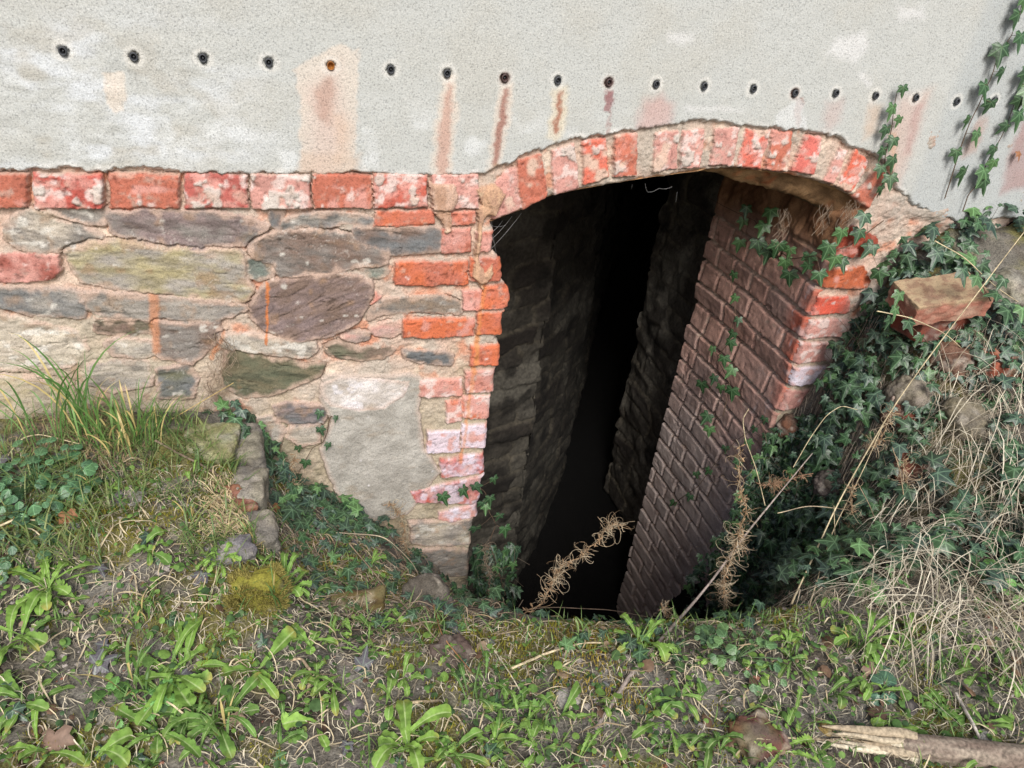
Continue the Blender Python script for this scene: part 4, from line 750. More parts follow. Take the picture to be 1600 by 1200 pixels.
R_ = [((75,925),15,.13,.026,.55,.6,.9,'bushy bright green dandelion with toothed leaves at the left edge below the dark round-leaved plant'),
 ((25,1000),8,.12,.028,.6,.3,.85,'dandelion with broad smooth leaves cut by the left edge'),
 ((45,1105),7,.10,.024,.7,0,.7,'dandelion with upright spoon-shaped leaves in the lower left corner'),
 ((70,1175),6,.10,.028,.6,.2,.9,'yellow green dandelion touching the bottom left edge'),
 ((275,1060),13,.17,.036,.5,.25,.85,'largest dandelion, with long broad leaves, in front of the golden mossy stone'),
 ((255,1150),8,.15,.034,.4,.6,.7,'coarsely toothed dandelion spreading at the bottom, below the largest one'),
 ((355,1130),8,.13,.022,.6,0,.6,'narrow-leaved dandelion between the largest one and the big single leaf'),
 ((395,1050),6,.14,.034,.55,.2,.85,'pair of broad glossy dandelion leaves right of the largest rosette'),
 ((450,925),15,.13,.028,.95,.6,.75,'tall leafy dandelion standing right of the golden mossy stone'),
 ((505,1140),3,.13,.036,.4,.3,.95,'dandelion with one large light green leaf pointing left at the bottom'),
 ((632,1170),9,.14,.030,1.0,.15,1.,'pale lime green dandelion with erect leaves at the bottom centre'),
 ((612,1100),3,.09,.018,1.4,0,.8,'small seedling with two upright paddle leaves above the pale lime dandelion'),
 ((700,1180),7,.11,.026,.6,.1,.6,'darker dandelion tucked right against the pale lime one'),
 ((790,1110),9,.11,.026,.6,.7,.55,'deeply toothed dandelion left of the pale grey rock'),
 ((760,1070),5,.10,.016,.5,.9,.5,'narrow jagged-leaved dandelion at the foot of the pit rim'),
 ((838,1170),7,.09,.024,.5,.1,.75,'low dandelion at the bottom edge below the pale grey rock'),
 ((882,1128),3,.11,.022,1.3,0,.7,'single upright spoon-shaped leaf in front of the pale grey rock'),
 ((1003,1010),12,.12,.026,.9,.6,.85,'sunlit dandelion on the pit rim, left of the grey stick'),
 ((1055,1090),6,.10,.022,.8,.1,.65,'dandelion with hanging leaves just right of the grey stick'),
 ((1030,1110),4,.08,.018,.6,0,.5,'small leafy weed under the stick on bare soil'),
 ((1228,1010),8,.09,.022,.9,.3,.85,'light green dandelion at the base of the tall curled seed stalks'),
 ((1350,1010),12,.13,.024,1.1,.4,.7,'tall upright dandelion among the straw on the right'),
 ((1290,950),3,.09,.016,1.,0,.9,'slim spoon leaf standing at the dark edge, left of the tall right dandelion'),
 ((1228,1180),8,.11,.024,.4,1.,1.,'lime dandelion with saw-toothed leaves on the red brick piece'),
 ((1385,1135),2,.08,.026,.7,.3,1.,'one bright folded leaf growing behind the broken branch'),
 ((1470,1110),14,.07,.020,.7,0,.55,'compact weed with many pointed leaves above the branch'),
 ((1535,1140),10,.07,.018,.5,0,.7,'small starry weed at the far right above the branch'),
 ((1415,1000),6,.12,.022,.6,.3,.8,'dandelion leaning right beneath the crossing straw'),
 ((230,865),9,.09,.026,.8,.4,.65,'mid green weed with folded leaves in the middle of the ledge'),
 ((345,880),14,.07,.016,.9,.8,.95,'ferny yellow green tuft growing on the golden mossy stone'),
 ((170,765),5,.06,.018,.8,.3,.9,'small yellow green seedling below the grass clumps'),
 ((300,745),2,.06,.012,1.5,0,.95,'tiny upright paddle leaf on the stone slab'),
 ((575,890),9,.08,.018,.6,.7,.75,'lacy green weed at the foot of the grey render'),
 ((590,985),9,.10,.016,.35,1.,.55,'flat jagged weed between the dark brick and the twigs'),
 ((700,985),6,.08,.014,.35,1.,.55,'small jagged weed beside the grey edging slab'),
 ((1490,1175),4,.09,.022,.5,.2,.6,'weed sprouting behind the thick end of the branch'),
 ((140,1185),5,.10,.030,.7,.1,.9,'pair of oval light green leaves near the bottom left corner'),
 ((1500,1030),5,.09,.016,.7,.6,.6,'small feathery weed under the crossing straw near the right edge'),
 ((485,1010),6,.09,.028,.5,.1,.8,'broad leaves beside bleached root strands, centre left')]
for q in R_: rosette('dandelion' if 'dandelion' in q[7] else 'weed', *q, grp='dandelions and weeds on the bank')
# ---- round scalloped leaves
def round_template():
    n = 26; V = [(0, .0, 0)]
    for f_, z in ((.5, .05), (1, -.03)):
        for i in range(n):
            a_ = -math.pi/2+.25+(2*math.pi-.5)*i/(n-1); r = .5*(1+.07*math.sin(i*2.6))*f_; V.append((r*math.cos(a_), .42+r*math.sin(a_)-.42*(1-f_), z))
    F3 = [(0, 1+i, 2+i) for i in range(n-1)]; 
    for i in range(n-1): F3 += [(1+i, 1+n+i, 2+n+i), (1+i, 2+n+i, 2+i)]
    return np.array(V), np.array(F3)
RT = round_template()
def bushy(px, n, spread, size, ca, cb, label, h=.03):
    b = on_g(*px); r = rng; N = n; th = r.rand(N)*6.28; rr = spread*np.sqrt(r.rand(N)); x = b[0]+rr*np.cos(th); y = b[1]+rr*np.sin(th); z = H(x, y)
    P = np.stack([x, y, z+h*(.4+r.rand(N))], -1); A = Acc(); dr = np.stack([np.cos(th), np.sin(th), -.2+0*th], -1)
    put_leaves(A, P, np.stack([np.cos(th)*.3, np.sin(th)*.3-.3, 1+0*th], -1)+.5*(r.rand(N, 3)-.5), dr, size*(.6+.8*r.rand(N)), mix(np.broadcast_to(ca, (N, 3)), cb, r.rand(N)), RT)
    for i in range(N): A.tube(np.linspace(b, P[i], 4)+np.array([[0,0,0],[0,0,.004],[0,0,.004],[0,0,0]]), .0008, cb*.9, 3)
    tag(A.build('round_leaved_weed', M_ivy, origin=tuple(b)), label, 'plant')
bushy((60,760), 85, .11, .021, S(52,84,58), S(76,112,72), 'dark green weed with rounded scalloped leaves at the left edge below the grass', .04)
bushy((30,860), 30, .07, .024, S(50,80,58), S(70,100,68), 'larger rounded dark leaves at the left edge above the bushy dandelion', .03)
bushy((1150,1030), 42, .10, .017, S(58,86,54), S(84,112,66), 'soft scalloped green weed on the rim right of the grey stick', .035)
bushy((1375,1080), 5, .03, .04, S(54,86,70), S(66,96,76), 'two bluish rounded leaves above the red brick piece', .02)
bushy((215,1100), 12, .05, .02, S(78,120,60), S(96,140,70), 'few small round leaves left of the coarse dandelion', .02)
bushy((1560,915), 16, .05, .026, S(90,140,62), S(110,158,74), 'small pale green lobed weed in the dry tangle at the right edge', .04)
bushy((1380,925), 14, .05, .026, S(74,120,60), S(96,140,70), 'small green lobed weed behind the tall right dandelion', .03)
bushy((1490,545), 10, .04, .026, S(84,130,62), S(96,140,70), 'fresh green sprig right of the loose brick', .03)
# ---- grass clumps
def tuft(px, n, L, spread, label, lean=(0, 0), cc=(GRM, S(112,140,80)), w=.0045, dry=.15, up=1.):
    b = on_g(*px); A = Acc()
    for i in range(n):
        a_ = rng.rand()*6.28; o = b+np.array([math.cos(a_), math.sin(a_), 0])*spread*.4*math.sqrt(rng.rand()); o[2] = gz(o[0], min(o[1], -.012))
        l = L*(.45+.75*rng.rand()); t = np.linspace(0, 1, 9); th = rng.rand()*6.28; out = np.array([math.cos(th)+lean[0], math.sin(th)*.7+lean[1], 0])*(.25+.6*rng.rand())
        P = o+out*(l*.6*t**1.7)[:, None]+UP*(l*up*(t-.28*t**2.2*(1+rng.rand())))[:, None]; P[:, 1] = np.minimum(P[:, 1], -.03+.0*t)
        dc = rng.rand() < dry; c = S(196,178,120) if dc else mix(cc[0], cc[1], rng.rand())*(.8+.4*rng.rand())
        A.ribbon(P, w*(.5+.7*rng.rand())*np.array([.5,.6,.7,.9,1,.95,.7,.4,.05]), c, np.array([math.sin(th), -math.cos(th), .2]) if rng.rand() < .35 else np.array([1, .2, .1]))
    tag(A.build('grass_clump', M_grass, origin=tuple(b)), label, 'grass', 'grass clumps on the bank')
tuft((125,685), 34, .33, .12, 'tall green grass clump with wide blades against the pale stones at far left', cc=(S(78,122,62), S(112,146,84)), w=.005, up=1.2)
tuft((55,700), 7, .34, .06, 'few tall grass stalks leaning left at the left edge', lean=(-.5,0), cc=(S(78,122,62), S(112,146,84)), w=.004)
tuft((190,700), 44, .24, .12, 'dense grass clump with dry yellow base beside the tall one', lean=(.2,0), w=.0045, dry=.35, up=1.1)
tuft((235,690), 24, .25, .08, 'grass clump arching right over the stone slab', lean=(1.,0), w=.0035, dry=.2)
tuft((143,770), 12, .09, .03, 'little upright tuft of thin grass in the middle of the ledge', w=.003)
tuft((295,810), 14, .09, .04, 'thin grass tuft by the straw at the ledge edge', w=.003, dry=.4)
tuft((432,950), 14, .13, .05, 'narrow grass blades between the mossy stone and the tall dandelion', w=.004, up=1.2)
tuft((225,970), 26, .09, .08, 'fine green tuft on the mossy ground below the ledge', w=.003, dry=.4)
tuft((215,1080), 14, .16, .06, 'long grass blades crossing the largest dandelion', w=.005, lean=(.2,0))
tuft((912,1000), 10, .13, .04, 'sparse grass blades standing on the rim in front of the dark opening', w=.0045, cc=(S(150,170,110), S(104,144,72)))
tuft((1325,1010), 40, .08, .06, 'fine grass tuft beside the tall right dandelion', w=.0025)
tuft((840,1140), 12, .11, .04, 'thin grass blades left of the pale grey rock', w=.003)
tuft((350,1150), 12, .15, .06, 'bent grass blades near the bottom, left of centre', w=.0045)
tuft((1455,1060), 12, .10, .05, 'thin grass under the crossing straw at right', w=.003, dry=.5)
tuft((580,1195), 8, .10, .05, 'few blades at the bottom edge left of the pale lime dandelion', w=.004)

# ---- moss cushions (uncountable)
def mossy(poly, n, seed, h, ca, cb, label, dens=True):
    P, nr = scatter(poly, n, seed); 
    if dens: k = mossm(P[:, 0], P[:, 1]) > .25; P = P[k]; nr = nr[k]
    N = len(P); th = rng.rand(N)*6.28; hh = h*(.4+rng.rand(N)); up = nr+.8*(rng.rand(N, 3)-.5); up /= np.linalg.norm(up, axis=1)[:, None]; sd = np.stack([np.cos(th), np.sin(th), 0*th], -1)*.0016
    base = P-nr*.002+np.array([0, 0, 1])*(.010*ss(0,.3,fbm(P[:, 0]*25,P[:, 1]*25,0,2,70)))[:, None]; V = np.stack([base-sd, base+sd, base+up*hh[:, None]], 1).reshape(-1, 3); A = Acc()
    A.add(V, np.arange(N*3).reshape(-1, 3), np.repeat(mix(np.broadcast_to(ca, (N, 3)), cb, rng.rand(N)), 3, 0)); tag(A.build('moss', M_moss), label, 'moss', kind='stuff')
MA, MB_ = S(150,142,58), S(112,112,48)
mossy([(0,690),(430,740),(760,980),(1250,950),(1640,930),(1640,1230),(-40,1230)], 130000, 201, .010, MA, MB_, 'yellow green moss spread over the foreground soil')
mossy([(870,985),(940,985),(1010,1090),(1030,1130),(930,1110),(860,1080),(865,1020)], 14000, 202, .012, S(172,152,70), S(128,116,52), 'golden moss cushion on the rim below the curled seed plant', False)
mossy([(1130,1080),(1190,1190),(1110,1200),(1060,1140)], 5000, 203, .010, MA, MB_, 'moss beside the red brick piece', False)
# golden moss over the corner stone
ms = bpy.data.objects.get('mossy_stone'); mv = np.array([list(ms.matrix_world@v.co) if False else list(Vector(v.co)+Vector(ms.location)) for v in ms.data.vertices]); mn = np.array([list(v.normal) for v in ms.data.vertices])
k = mn[:, 2] > -.3; mv = mv[k]; mn = mn[k]; i = rng.randint(0, len(mv), 16000); base = mv[i]+.024*(rng.rand(16000, 3)-.5)*np.array([1,1,.5]); up = mn[i]+.9*(rng.rand(16000, 3)-.5); th = rng.rand(16000)*6.28; sd = np.stack([np.cos(th), np.sin(th), 0*th], -1)*.0016*(fbm(base[:,0]*28,base[:,1]*28,base[:,2]*28,3,5)>-.12)[:,None]
A = Acc(); A.add(np.stack([base-sd, base+sd, base+up*(.003+.005*rng.rand(16000,1))*(1+fbm(base[:,0]*50,base[:,1]*50,base[:,2]*50,2,3))[:,None]], 1).reshape(-1, 3), np.arange(48000).reshape(-1, 3), np.repeat(mix(np.broadcast_to(S(158,146,84), (16000, 3)), S(118,114,64), rng.rand(16000)), 3, 0)); tag(A.build('moss', M_moss), 'golden moss cushion coating the ledge corner stone', 'moss', kind='stuff')
# ---- dead grass, litter, gravel
def litter(poly, n, seed, L, w, h, ca, cb, label, name='dead_grass', curl=1., mat=None):
    P, nr = scatter(poly, n, seed); A = Acc(); N = len(P); m = 7; t = np.linspace(-.5, .5, m); th = rng.rand(N)*6.28; ku = rng.normal(0, 1, N)*curl; l = L*(.35+rng.rand(N))
    ang = th[:, None]+ku[:, None]*t[None]*2.2; step = l[:, None]/m; x = P[:, 0:1]+np.cumsum(np.cos(ang)*step, 1)-l[:, None]*.3*np.cos(th)[:, None]; y = np.minimum(P[:, 1:2]+np.cumsum(np.sin(ang)*step, 1)-l[:, None]*.3*np.sin(th)[:, None], -.02)
    z = H(x, y)+.002+h*(rng.rand(N)[:, None]*(1-(2*t[None])**2)+.25*rng.rand(N)[:, None]+rng.uniform(-.3,.5,N)[:, None]*t[None])
    Q = np.stack([x, y, z], -1); sdv = np.stack([-np.sin(ang), np.cos(ang), .5*(rng.rand(N)[:, None]-.5)+0*ang], -1)*(w*(.5+rng.rand(N)))[:, None, None]*np.array([.3,.8,1,1,1,.8,.2])[None, :, None]/2
    V = np.stack([Q-sdv, Q+sdv], 2).reshape(-1, 3); i = (np.arange(N)*m*2)[:, None]+(np.arange(m-1)*2)[None]; F_ = np.stack([i, i+1, i+3, i+2], -1).reshape(-1, 4)
    A.add(V, F_, np.repeat(mix(np.broadcast_to(ca, (N, 3)), cb, rng.rand(N)**1.3), m*2, 0)); tag(A.build(name, mat or M_dry), label, 'dead grass', kind='stuff')
STR = S(206,196,172); DST = S(112,102,88)
litter([(-40,700),(430,740),(760,980),(1250,960),(1640,900),(1640,1230),(-40,1230)], 15000, 301, .045, .0013, .014, STR, DST, 'fine bleached dead grass littering the foreground')
litter([(-40,700),(430,740),(760,980),(1250,960),(1640,900),(1640,1230),(-40,1230)], 1500, 306, .09, .0022, .02, S(206,192,160), S(150,132,104), 'longer straw strands scattered over the foreground', curl=.7)
litter([(1180,560),(1400,520),(1640,540),(1640,960),(1250,960),(1130,900)], 4200, 302, .085, .0013, .06, S(170,158,140), S(92,80,68), 'dry grey brown stalk tangle over the ivy bank at the right', 'dry_tangle', 1.3)
litter([(1400,640),(1640,560),(1640,1060),(1350,1060),(1330,960)], 520, 307, .28, .0018, .12, S(204,196,176), S(140,128,110), 'long dry straws lying across the right side', 'dry_tangle', .35)
litter([(330,760),(410,760),(420,850),(330,840)], 700, 303, .08, .0016, .02, S(214,196,156), S(170,150,116), 'nest of pale straw on the edge of the ledge', curl=1.5)
litter([(60,640),(220,650),(210,740),(30,730)], 700, 304, .07, .0015, .02, S(170,150,116), S(116,96,76), 'brown withered grass around the base of the clumps', curl=1.6)
litter([(440,780),(760,880),(800,1000),(560,1000),(440,900)], 800, 305, .10, .0015, .03, S(164,146,124), S(96,82,70), 'thin dry stalks over the rubble left of the pit', curl=.9)
P, nr = scatter([(-40,690),(430,740),(760,980),(1250,950),(1640,900),(1640,1230),(-40,1230)], 5200, 401); A = Acc()
oct_ = np.array([(1,0,0),(-1,0,0),(0,1,0),(0,-1,0),(0,0,1),(0,0,-1),(.6,.6,.5),(-.6,.6,.5),(.6,-.6,.5),(-.6,-.6,.5)]); 
from itertools import combinations
OF = np.array([(6,0,4),(6,4,2),(7,2,4),(7,4,1),(9,1,4),(9,4,3),(8,3,4),(8,4,0),(0,6,2),(1,2,7)[::-1],(1,3,9),(0,3,8)[::-1],(0,2,5)[::-1],(2,1,5)[::-1],(1,3,5)[::-1],(3,0,5)[::-1]])
N = len(P); s_ = .0022+.0065*rng.rand(N)**4; V = P[:, None]+oct_[None]*(s_[:, None, None]*(.6+.8*rng.rand(N, 10, 1)))*np.array([1.2,1,.7]); r = rng.rand(N)
A.add(V.reshape(-1, 3), (OF[None]+(np.arange(N)*10)[:, None, None]).reshape(-1, 3), np.repeat(mix(mix(np.broadcast_to(S(104,96,88), (N, 3)), S(160,152,146), r), S(140,88,66), (rng.rand(N) < .08)*.8), 10, 0))
tag(A.build('gravel', M_rock, smooth=False), 'crumbs of stone and mortar on the soil', 'gravel', kind='stuff')
# dead curled brown leaves
for i, (u, v, s_, lab) in enumerate([(1245,740,.05,'curled rust brown dead leaf hanging by the tall curled seed stalks'),(428,800,.035,'orange brown dead leaf below the green ivy patch'),(483,803,.03,'small tan dead leaf between ivy and grey render'),(600,925,.05,'shrivelled brown dead leaf hanging in the twigs'),(108,815,.045,'crumpled brown dead leaf in the middle of the ledge'),(1592,238,.03,'orange dead leaf stuck on the plaster at the right edge'),(1355,1055,.05,'pinkish brown dead leaf under the right grass tuft'),(90,1160,.06,'wrinkled brown dead leaf near the bottom left corner')]):
    p = onY(u, v, -.03) if v < 300 else (on_g(u, v, .02)); A = Acc(); put_leaves(A, p[None], np.array([[-.2, -.8, .5]])+.3*rng.rand(1, 3), np.array([[.2, 0, -1.]]), np.array([s_*.9]), (S(146,102,72) if v < 900 else S(130,108,94))[None], bend=1.2)
    tag(A.build('dead_leaf', M_leaf, origin=tuple(p)), lab, 'leaf')
# ---- individual stalks and sticks
def stalk(name, pts, r0, r1, colr, label, cat='stalk', wob=.004, k=6):
    Pn = np.array(pts); tt = np.linspace(0, len(Pn)-1, len(Pn)*8); q = np.arange(len(Pn))
    P = np.stack([np.interp(tt, q, Pn[:, i]) for i in range(3)], -1); 
    for _ in range(6): P[1:-1] = (P[:-2]+2*P[1:-1]+P[2:])/4
    s_ = rng.randint(99); P = P+wob*np.stack([vn(tt*1.3, 0*tt, 0, s_), vn(tt*1.3, 0*tt, 0, s_+1), vn(tt*1.3, 0*tt, 0, s_+2)], -1)
    A = Acc(); rad = np.linspace(r0, r1, len(P))*(1+.10*vn(tt*4, 0*tt, 0, 3)); c = mix(np.broadcast_to(colr, (k*len(P), 3)), colr*.7, ss(0,.6,np.repeat(vn(tt*5, 0*tt, 0, 8), k))); A.tube(P, rad, c, k)
    return tag(A.build(name, M_dry if r0 < .003 else M_wood, origin=tuple(P[0])), label, cat)
G = lambda u, v, dz=.01: on_g(u, v, dz)
ST = S(206,190,156); SG = S(150,138,130)
stalk('stick', [G(930,1145,.006),G(985,1060,.02),onY(1080,945,-.75),onY(1170,830,-.62),onY(1270,710,-.48)], .0050, .0016, SG, 'long grey stick leaning from the foreground up across the pit', 'stick')
stalk('straw', [G(1235,950,.01),onY(1300,800,-.55),onY(1390,645,-.5),onY(1500,490,-.48),onY(1615,345,-.46)], .0022, .0012, ST, 'longest pale straw leaning up to the right edge past the loose brick', 'straw', .003)
stalk('straw', [G(1262,955,.01),onY(1300,830,-.55),onY(1345,740,-.53),onY(1385,650,-.5)], .0018, .0008, ST, 'pale straw running close beside the lower half of the longest one', 'straw', .003)
stalk('straw', [onY(1195,790,-.42),onY(1180,730,-.42),onY(1165,690,-.42),onY(1160,655,-.42),onY(1170,638,-.42)], .0016, .0010, ST, 'short crooked straw with a forked tip in front of the brick reveal', 'straw', .002)
stalk('straw', [onY(1240,730,-.4),onY(1262,690,-.4),onY(1290,650,-.4),onY(1315,633,-.4),onY(1340,640,-.4)], .0014, .0008, ST, 'thin straw curving over to the right above the grey stick tip', 'straw', .002)
stalk('straw', [G(1308,965),onY(1308,900,-.6),onY(1305,850,-.6),onY(1303,790,-.6)], .0013, .001, ST, 'upright straw below the longest one with a kinked foot', 'straw', .002)
stalk('straw', [G(1425,975),onY(1425,900,-.6),onY(1420,820,-.6),onY(1405,730,-.6),onY(1395,700,-.6)], .0018, .001, S(176,154,126), 'upright brown stalk between two dry seed clusters', 'straw', .003)
stalk('straw', [G(1392,925),onY(1380,850,-.6),onY(1360,790,-.6),onY(1340,755,-.6)], .0016, .001, S(166,146,122), 'short brown stalk arching left behind the upright one', 'straw', .002)
stalk('straw', [onY(1430,910,-.7),onY(1520,860,-.7),onY(1600,820,-.7),onY(1650,800,-.7)], .0022, .0016, S(190,164,120), 'tan stalk rising gently to the right edge at mid bank', 'straw')
stalk('straw', [onY(1470,905,-.75),onY(1540,918,-.75),onY(1610,930,-.75)], .0030, .0022, ST, 'thick pale straw lying almost level at the right edge', 'straw', .002)
stalk('straw', [onY(1380,890,-.55),onY(1430,815,-.55),onY(1480,797,-.55),onY(1540,810,-.55),onY(1610,850,-.55)], .0020, .0012, S(170,150,124), 'arched stalk forming a low hoop over the bank', 'straw')
stalk('straw', [onY(1215,800,-.5),onY(1270,790,-.5),onY(1380,805,-.5),onY(1500,825,-.5),onY(1600,850,-.5)], .0014, .0010, S(176,160,136), 'long thin stalk sweeping level through the dry seed clusters', 'straw')
stalk('straw', [onY(1370,487,-.35),onY(1420,495,-.35),onY(1475,520,-.35),onY(1530,570,-.35),onY(1600,640,-.35)], .0016, .0010, ST, 'thin straw passing in front of the dark under-brick down to the right', 'straw', .003)
stalk('straw', [onY(1460,375,-.3),onY(1510,405,-.3),onY(1560,450,-.3),onY(1620,490,-.3)], .0016, .001, ST, 'straw crossing the longest one above the loose brick', 'straw', .003)
stalk('straw', [onY(1350,1000,-.9),onY(1450,1060,-1.),onY(1540,1120,-1.05),onY(1620,1180,-1.08)], .0018, .0012, ST, 'pale straw running down to the lower right corner', 'straw', .002)
stalk('straw', [onY(1410,990,-.85),onY(1500,1005,-.85),onY(1610,1025,-.85)], .0020, .0012, ST, 'nearly level pale straw low at the right edge', 'straw', .002)
stalk('straw', [onY(1370,900,-.8),onY(1400,985,-.85),onY(1420,1040,-.9),onY(1440,1090,-.95)], .0016, .0012, ST, 'steep straw crossing the tall right dandelion', 'straw', .002)
stalk('straw', [G(1490,1090,.01),G(1515,1140,.015),G(1540,1185,.01)], .0038, .0030, S(188,180,170), 'short bleached stick just above the thick part of the branch', 'stick', .001)
stalk('straw', [G(765,1010,.01),G(800,1065,.01),G(850,1150,.01)], .0016, .0010, S(214,204,180), 'thin pale straw on the rim left of the pale grey rock', 'straw', .002)
stalk('twig', [G(800,1052,.015),G(850,1030,.018),G(900,1015,.015),G(945,1008,.01)], .0030, .0018, S(200,184,152), 'pale curved twig lying on the rim below the curled seed plant', 'twig', .003)
stalk('twig', [G(545,860,.03),G(600,930,.03),G(660,990,.03),G(735,1060,.02)], .0018, .0012, S(150,132,112), 'long thin grey twig slanting down over the dark flat brick', 'twig', .003)
stalk('twig', [G(525,845,.03),G(600,860,.06),G(645,905,.06),G(663,945,.05),G(620,985,.03)], .0015, .0009, S(196,180,156), 'bent pale twig making a right angle left of the pit', 'twig', .002)
stalk('twig', [G(675,960,.03),G(690,1010,.03),G(735,1055,.01)], .0014, .0012, S(160,120,84), 'short brown twig with a bud tip by the edging slab', 'twig', .002)
stalk('root', [G(480,1085,.01),G(488,1060,.02),G(475,1040,.02),G(455,1035,.01)], .0032, .0026, S(176,156,130), 'knotted pale root loop below the tall dandelion', 'root', .003)
stalk('root', [G(600,1112,.01),G(640,1105,.012),G(690,1100,.008)], .0036, .0028, S(184,166,136), 'pale root piece lying above the pale lime dandelion', 'root', .002)
stalk('twig', [G(0,735,.01),G(40,700,.03),G(70,695,.03),G(130,705,.02)], .0014, .001, ST, 'pale straw arching over the soil at the left edge', 'straw', .002)
stalk('twig', [G(-10,842,.02),G(30,828,.03),G(65,825,.02)], .0028, .0018, ST, 'short pale stem poking in from the left edge', 'straw', .002)
stalk('twig', [G(205,690,.01),onY(260,660,-.08),onY(365,598,-.05)], .0012, .0008, S(206,180,120), 'single dry yellow straw rising right over the stone slab', 'straw', .001)
stalk('twig', [G(245,700,.02),G(300,730,.025),G(350,760,.02),G(400,775,.02)], .0030, .002, S(120,104,90), 'dark slender twig along the stone slab edge', 'twig', .003)
stalk('twig', [onY(700,985,-.5),onY(800,955,-.5),onY(880,948,-.5),onY(960,952,-.5),onY(1060,975,-.5)], .0014, .0010, S(130,112,96), 'thin vine stem strung level across the mouth of the pit', 'stem', .003)
stalk('twig', [G(300,1140,.01),G(330,1115,.015),G(385,1060,.01)], .0022, .0014, S(206,192,160), 'pale straw lying in the largest dandelion', 'straw', .002)
# ---- dry plants with curled seed pods
def curled(base, pts, n, rad, label, spread=.06, cc=(S(196,182,156), S(138,114,88))):
    Pn = np.array(pts); e = empty('curled_seed_plant', tuple(Pn[0]), label, 'dry plant', 'dried plants with curled pods'); A = Acc(); tt = np.linspace(0, len(Pn)-1, 40); P = np.stack([np.interp(tt, np.arange(len(Pn)), Pn[:, i]) for i in range(3)], -1)+.012*np.minimum(tt,1)[:,None]*np.stack([vn(tt*2.3, 0*tt, 0, n), vn(tt*2.3, 0*tt, 0, n+2), vn(tt*2.3, 0*tt, 0, n+4)], -1)
    A.tube(P, np.linspace(.0018, .0008, 40), cc[1], 5); A.build('stem', M_dry, e); B = Acc()
    nod = rng.rand(5)
    for i in range(n):
        o = P[min(39, 4+int(36*(nod[rng.randint(len(nod))]+.05*rng.normal())%36)) if rng.rand() < .7 else rng.randint(6, 40)]; d1 = rng.normal(size=3); d1 /= np.linalg.norm(d1); d2 = np.cross(d1, rng.normal(size=3)); d2 /= np.linalg.norm(d2)
        turns = rng.uniform(.35, 1.7)*3.14; t = np.linspace(0, 1, 12); r = rad*(.3+1.9*rng.rand()**2.5); an = turns*t; rr = r*(1-.35*t)
        Q = o+(d1*(rr*np.sin(an)+spread*.5*t)[:, None] if False else d1[None]*(rr*np.sin(an)+spread*.35*t)[:, None])+d2[None]*(r-rr*np.cos(an)-.0*r)[:, None]+np.cross(d1, d2)[None]*(spread*.2*t*rng.uniform(-1,1))[:, None]
        B.tube(Q, np.linspace(.0007, .0003, 12), mix(cc[0], cc[1], rng.rand())*(.8+.4*rng.rand()), 3)
    B.build('seed_pods', M_dry, e)
    C_ = Acc()
    for i in range(n//3):
        o = P[rng.randint(4, 40)]; th = rng.normal(size=3); th /= np.linalg.norm(th); C_.tube(o+np.linspace(0, 1, 5)[:, None]*th*.016, np.array([.0005,.0010,.0022,.0016,.0002]), cc[1]*(.8+.5*rng.rand()), 4)
    C_.build('husks', M_dry, e)
curled(0, [G(800,985,.01),onY(830,950,-.62),onY(865,905,-.60),onY(900,870,-.58),onY(940,840,-.56),onY(970,822,-.55)], 230, .014, 'dry tawny plant of curled seed pods leaning over the black pit mouth')
curled(0, [G(1128,975,.01),onY(1135,920,-.7),onY(1150,840,-.68),onY(1165,770,-.66),onY(1150,700,-.65)], 300, .014, 'tall brown plant of curled seed pods standing in front of the brick reveal')
curled(0, [onY(1355,700,-.5),onY(1375,690,-.5),onY(1390,660,-.5),onY(1395,645,-.5)], 110, .013, 'golden clump of curled pods caught on the longest straw')
curled(0, [onY(1325,885,-.58),onY(1325,840,-.57),onY(1335,790,-.56),onY(1330,760,-.55)], 110, .013, 'pale seed cluster hanging right of the longest straw')
curled(0, [onY(1420,770,-.58),onY(1415,740,-.58),onY(1410,715,-.58)], 50, .016, 'loose wiry cluster of curled pods on the upright brown stalk')
curled(0, [G(775,960,.02),onY(770,930,-.2),onY(765,890,-.15),onY(755,850,-.12)], 110, .012, 'greyish curled plant hanging at the left brick jamb', cc=(S(150,136,118), S(104,90,76)))
curled(0, [G(460,780,.01),onY(455,740,-.06),onY(460,710,-.05)], 90, .014, 'tangle of pale curls in the ivy left of the grey render')
curled(0, [G(640,880,.02),onY(630,840,-.08),onY(620,800,-.06),onY(605,785,-.05)], 120, .012, 'pale wiry curls at the foot of the grey render')
curled(0, [G(1050,970,.01),onY(1040,955,-.72),onY(1035,945,-.72)], 60, .009, 'small straw coloured curl tuft on the rim beside the grey stick')
curled(0, [onY(1270,740,-.45),onY(1230,745,-.5),onY(1190,760,-.55)], 90, .009, 'rust brown curled pods along the upper end of the grey stick', cc=(S(160,132,104), S(122,96,76)))
curled(0, [onY(1500,760,-.5),onY(1540,700,-.45),onY(1570,640,-.4),onY(1590,600,-.4)], 220, .02, 'wide grey haze of dry tendrils over the stones at the right edge', .06, cc=(S(178,166,146), S(130,116,98)))
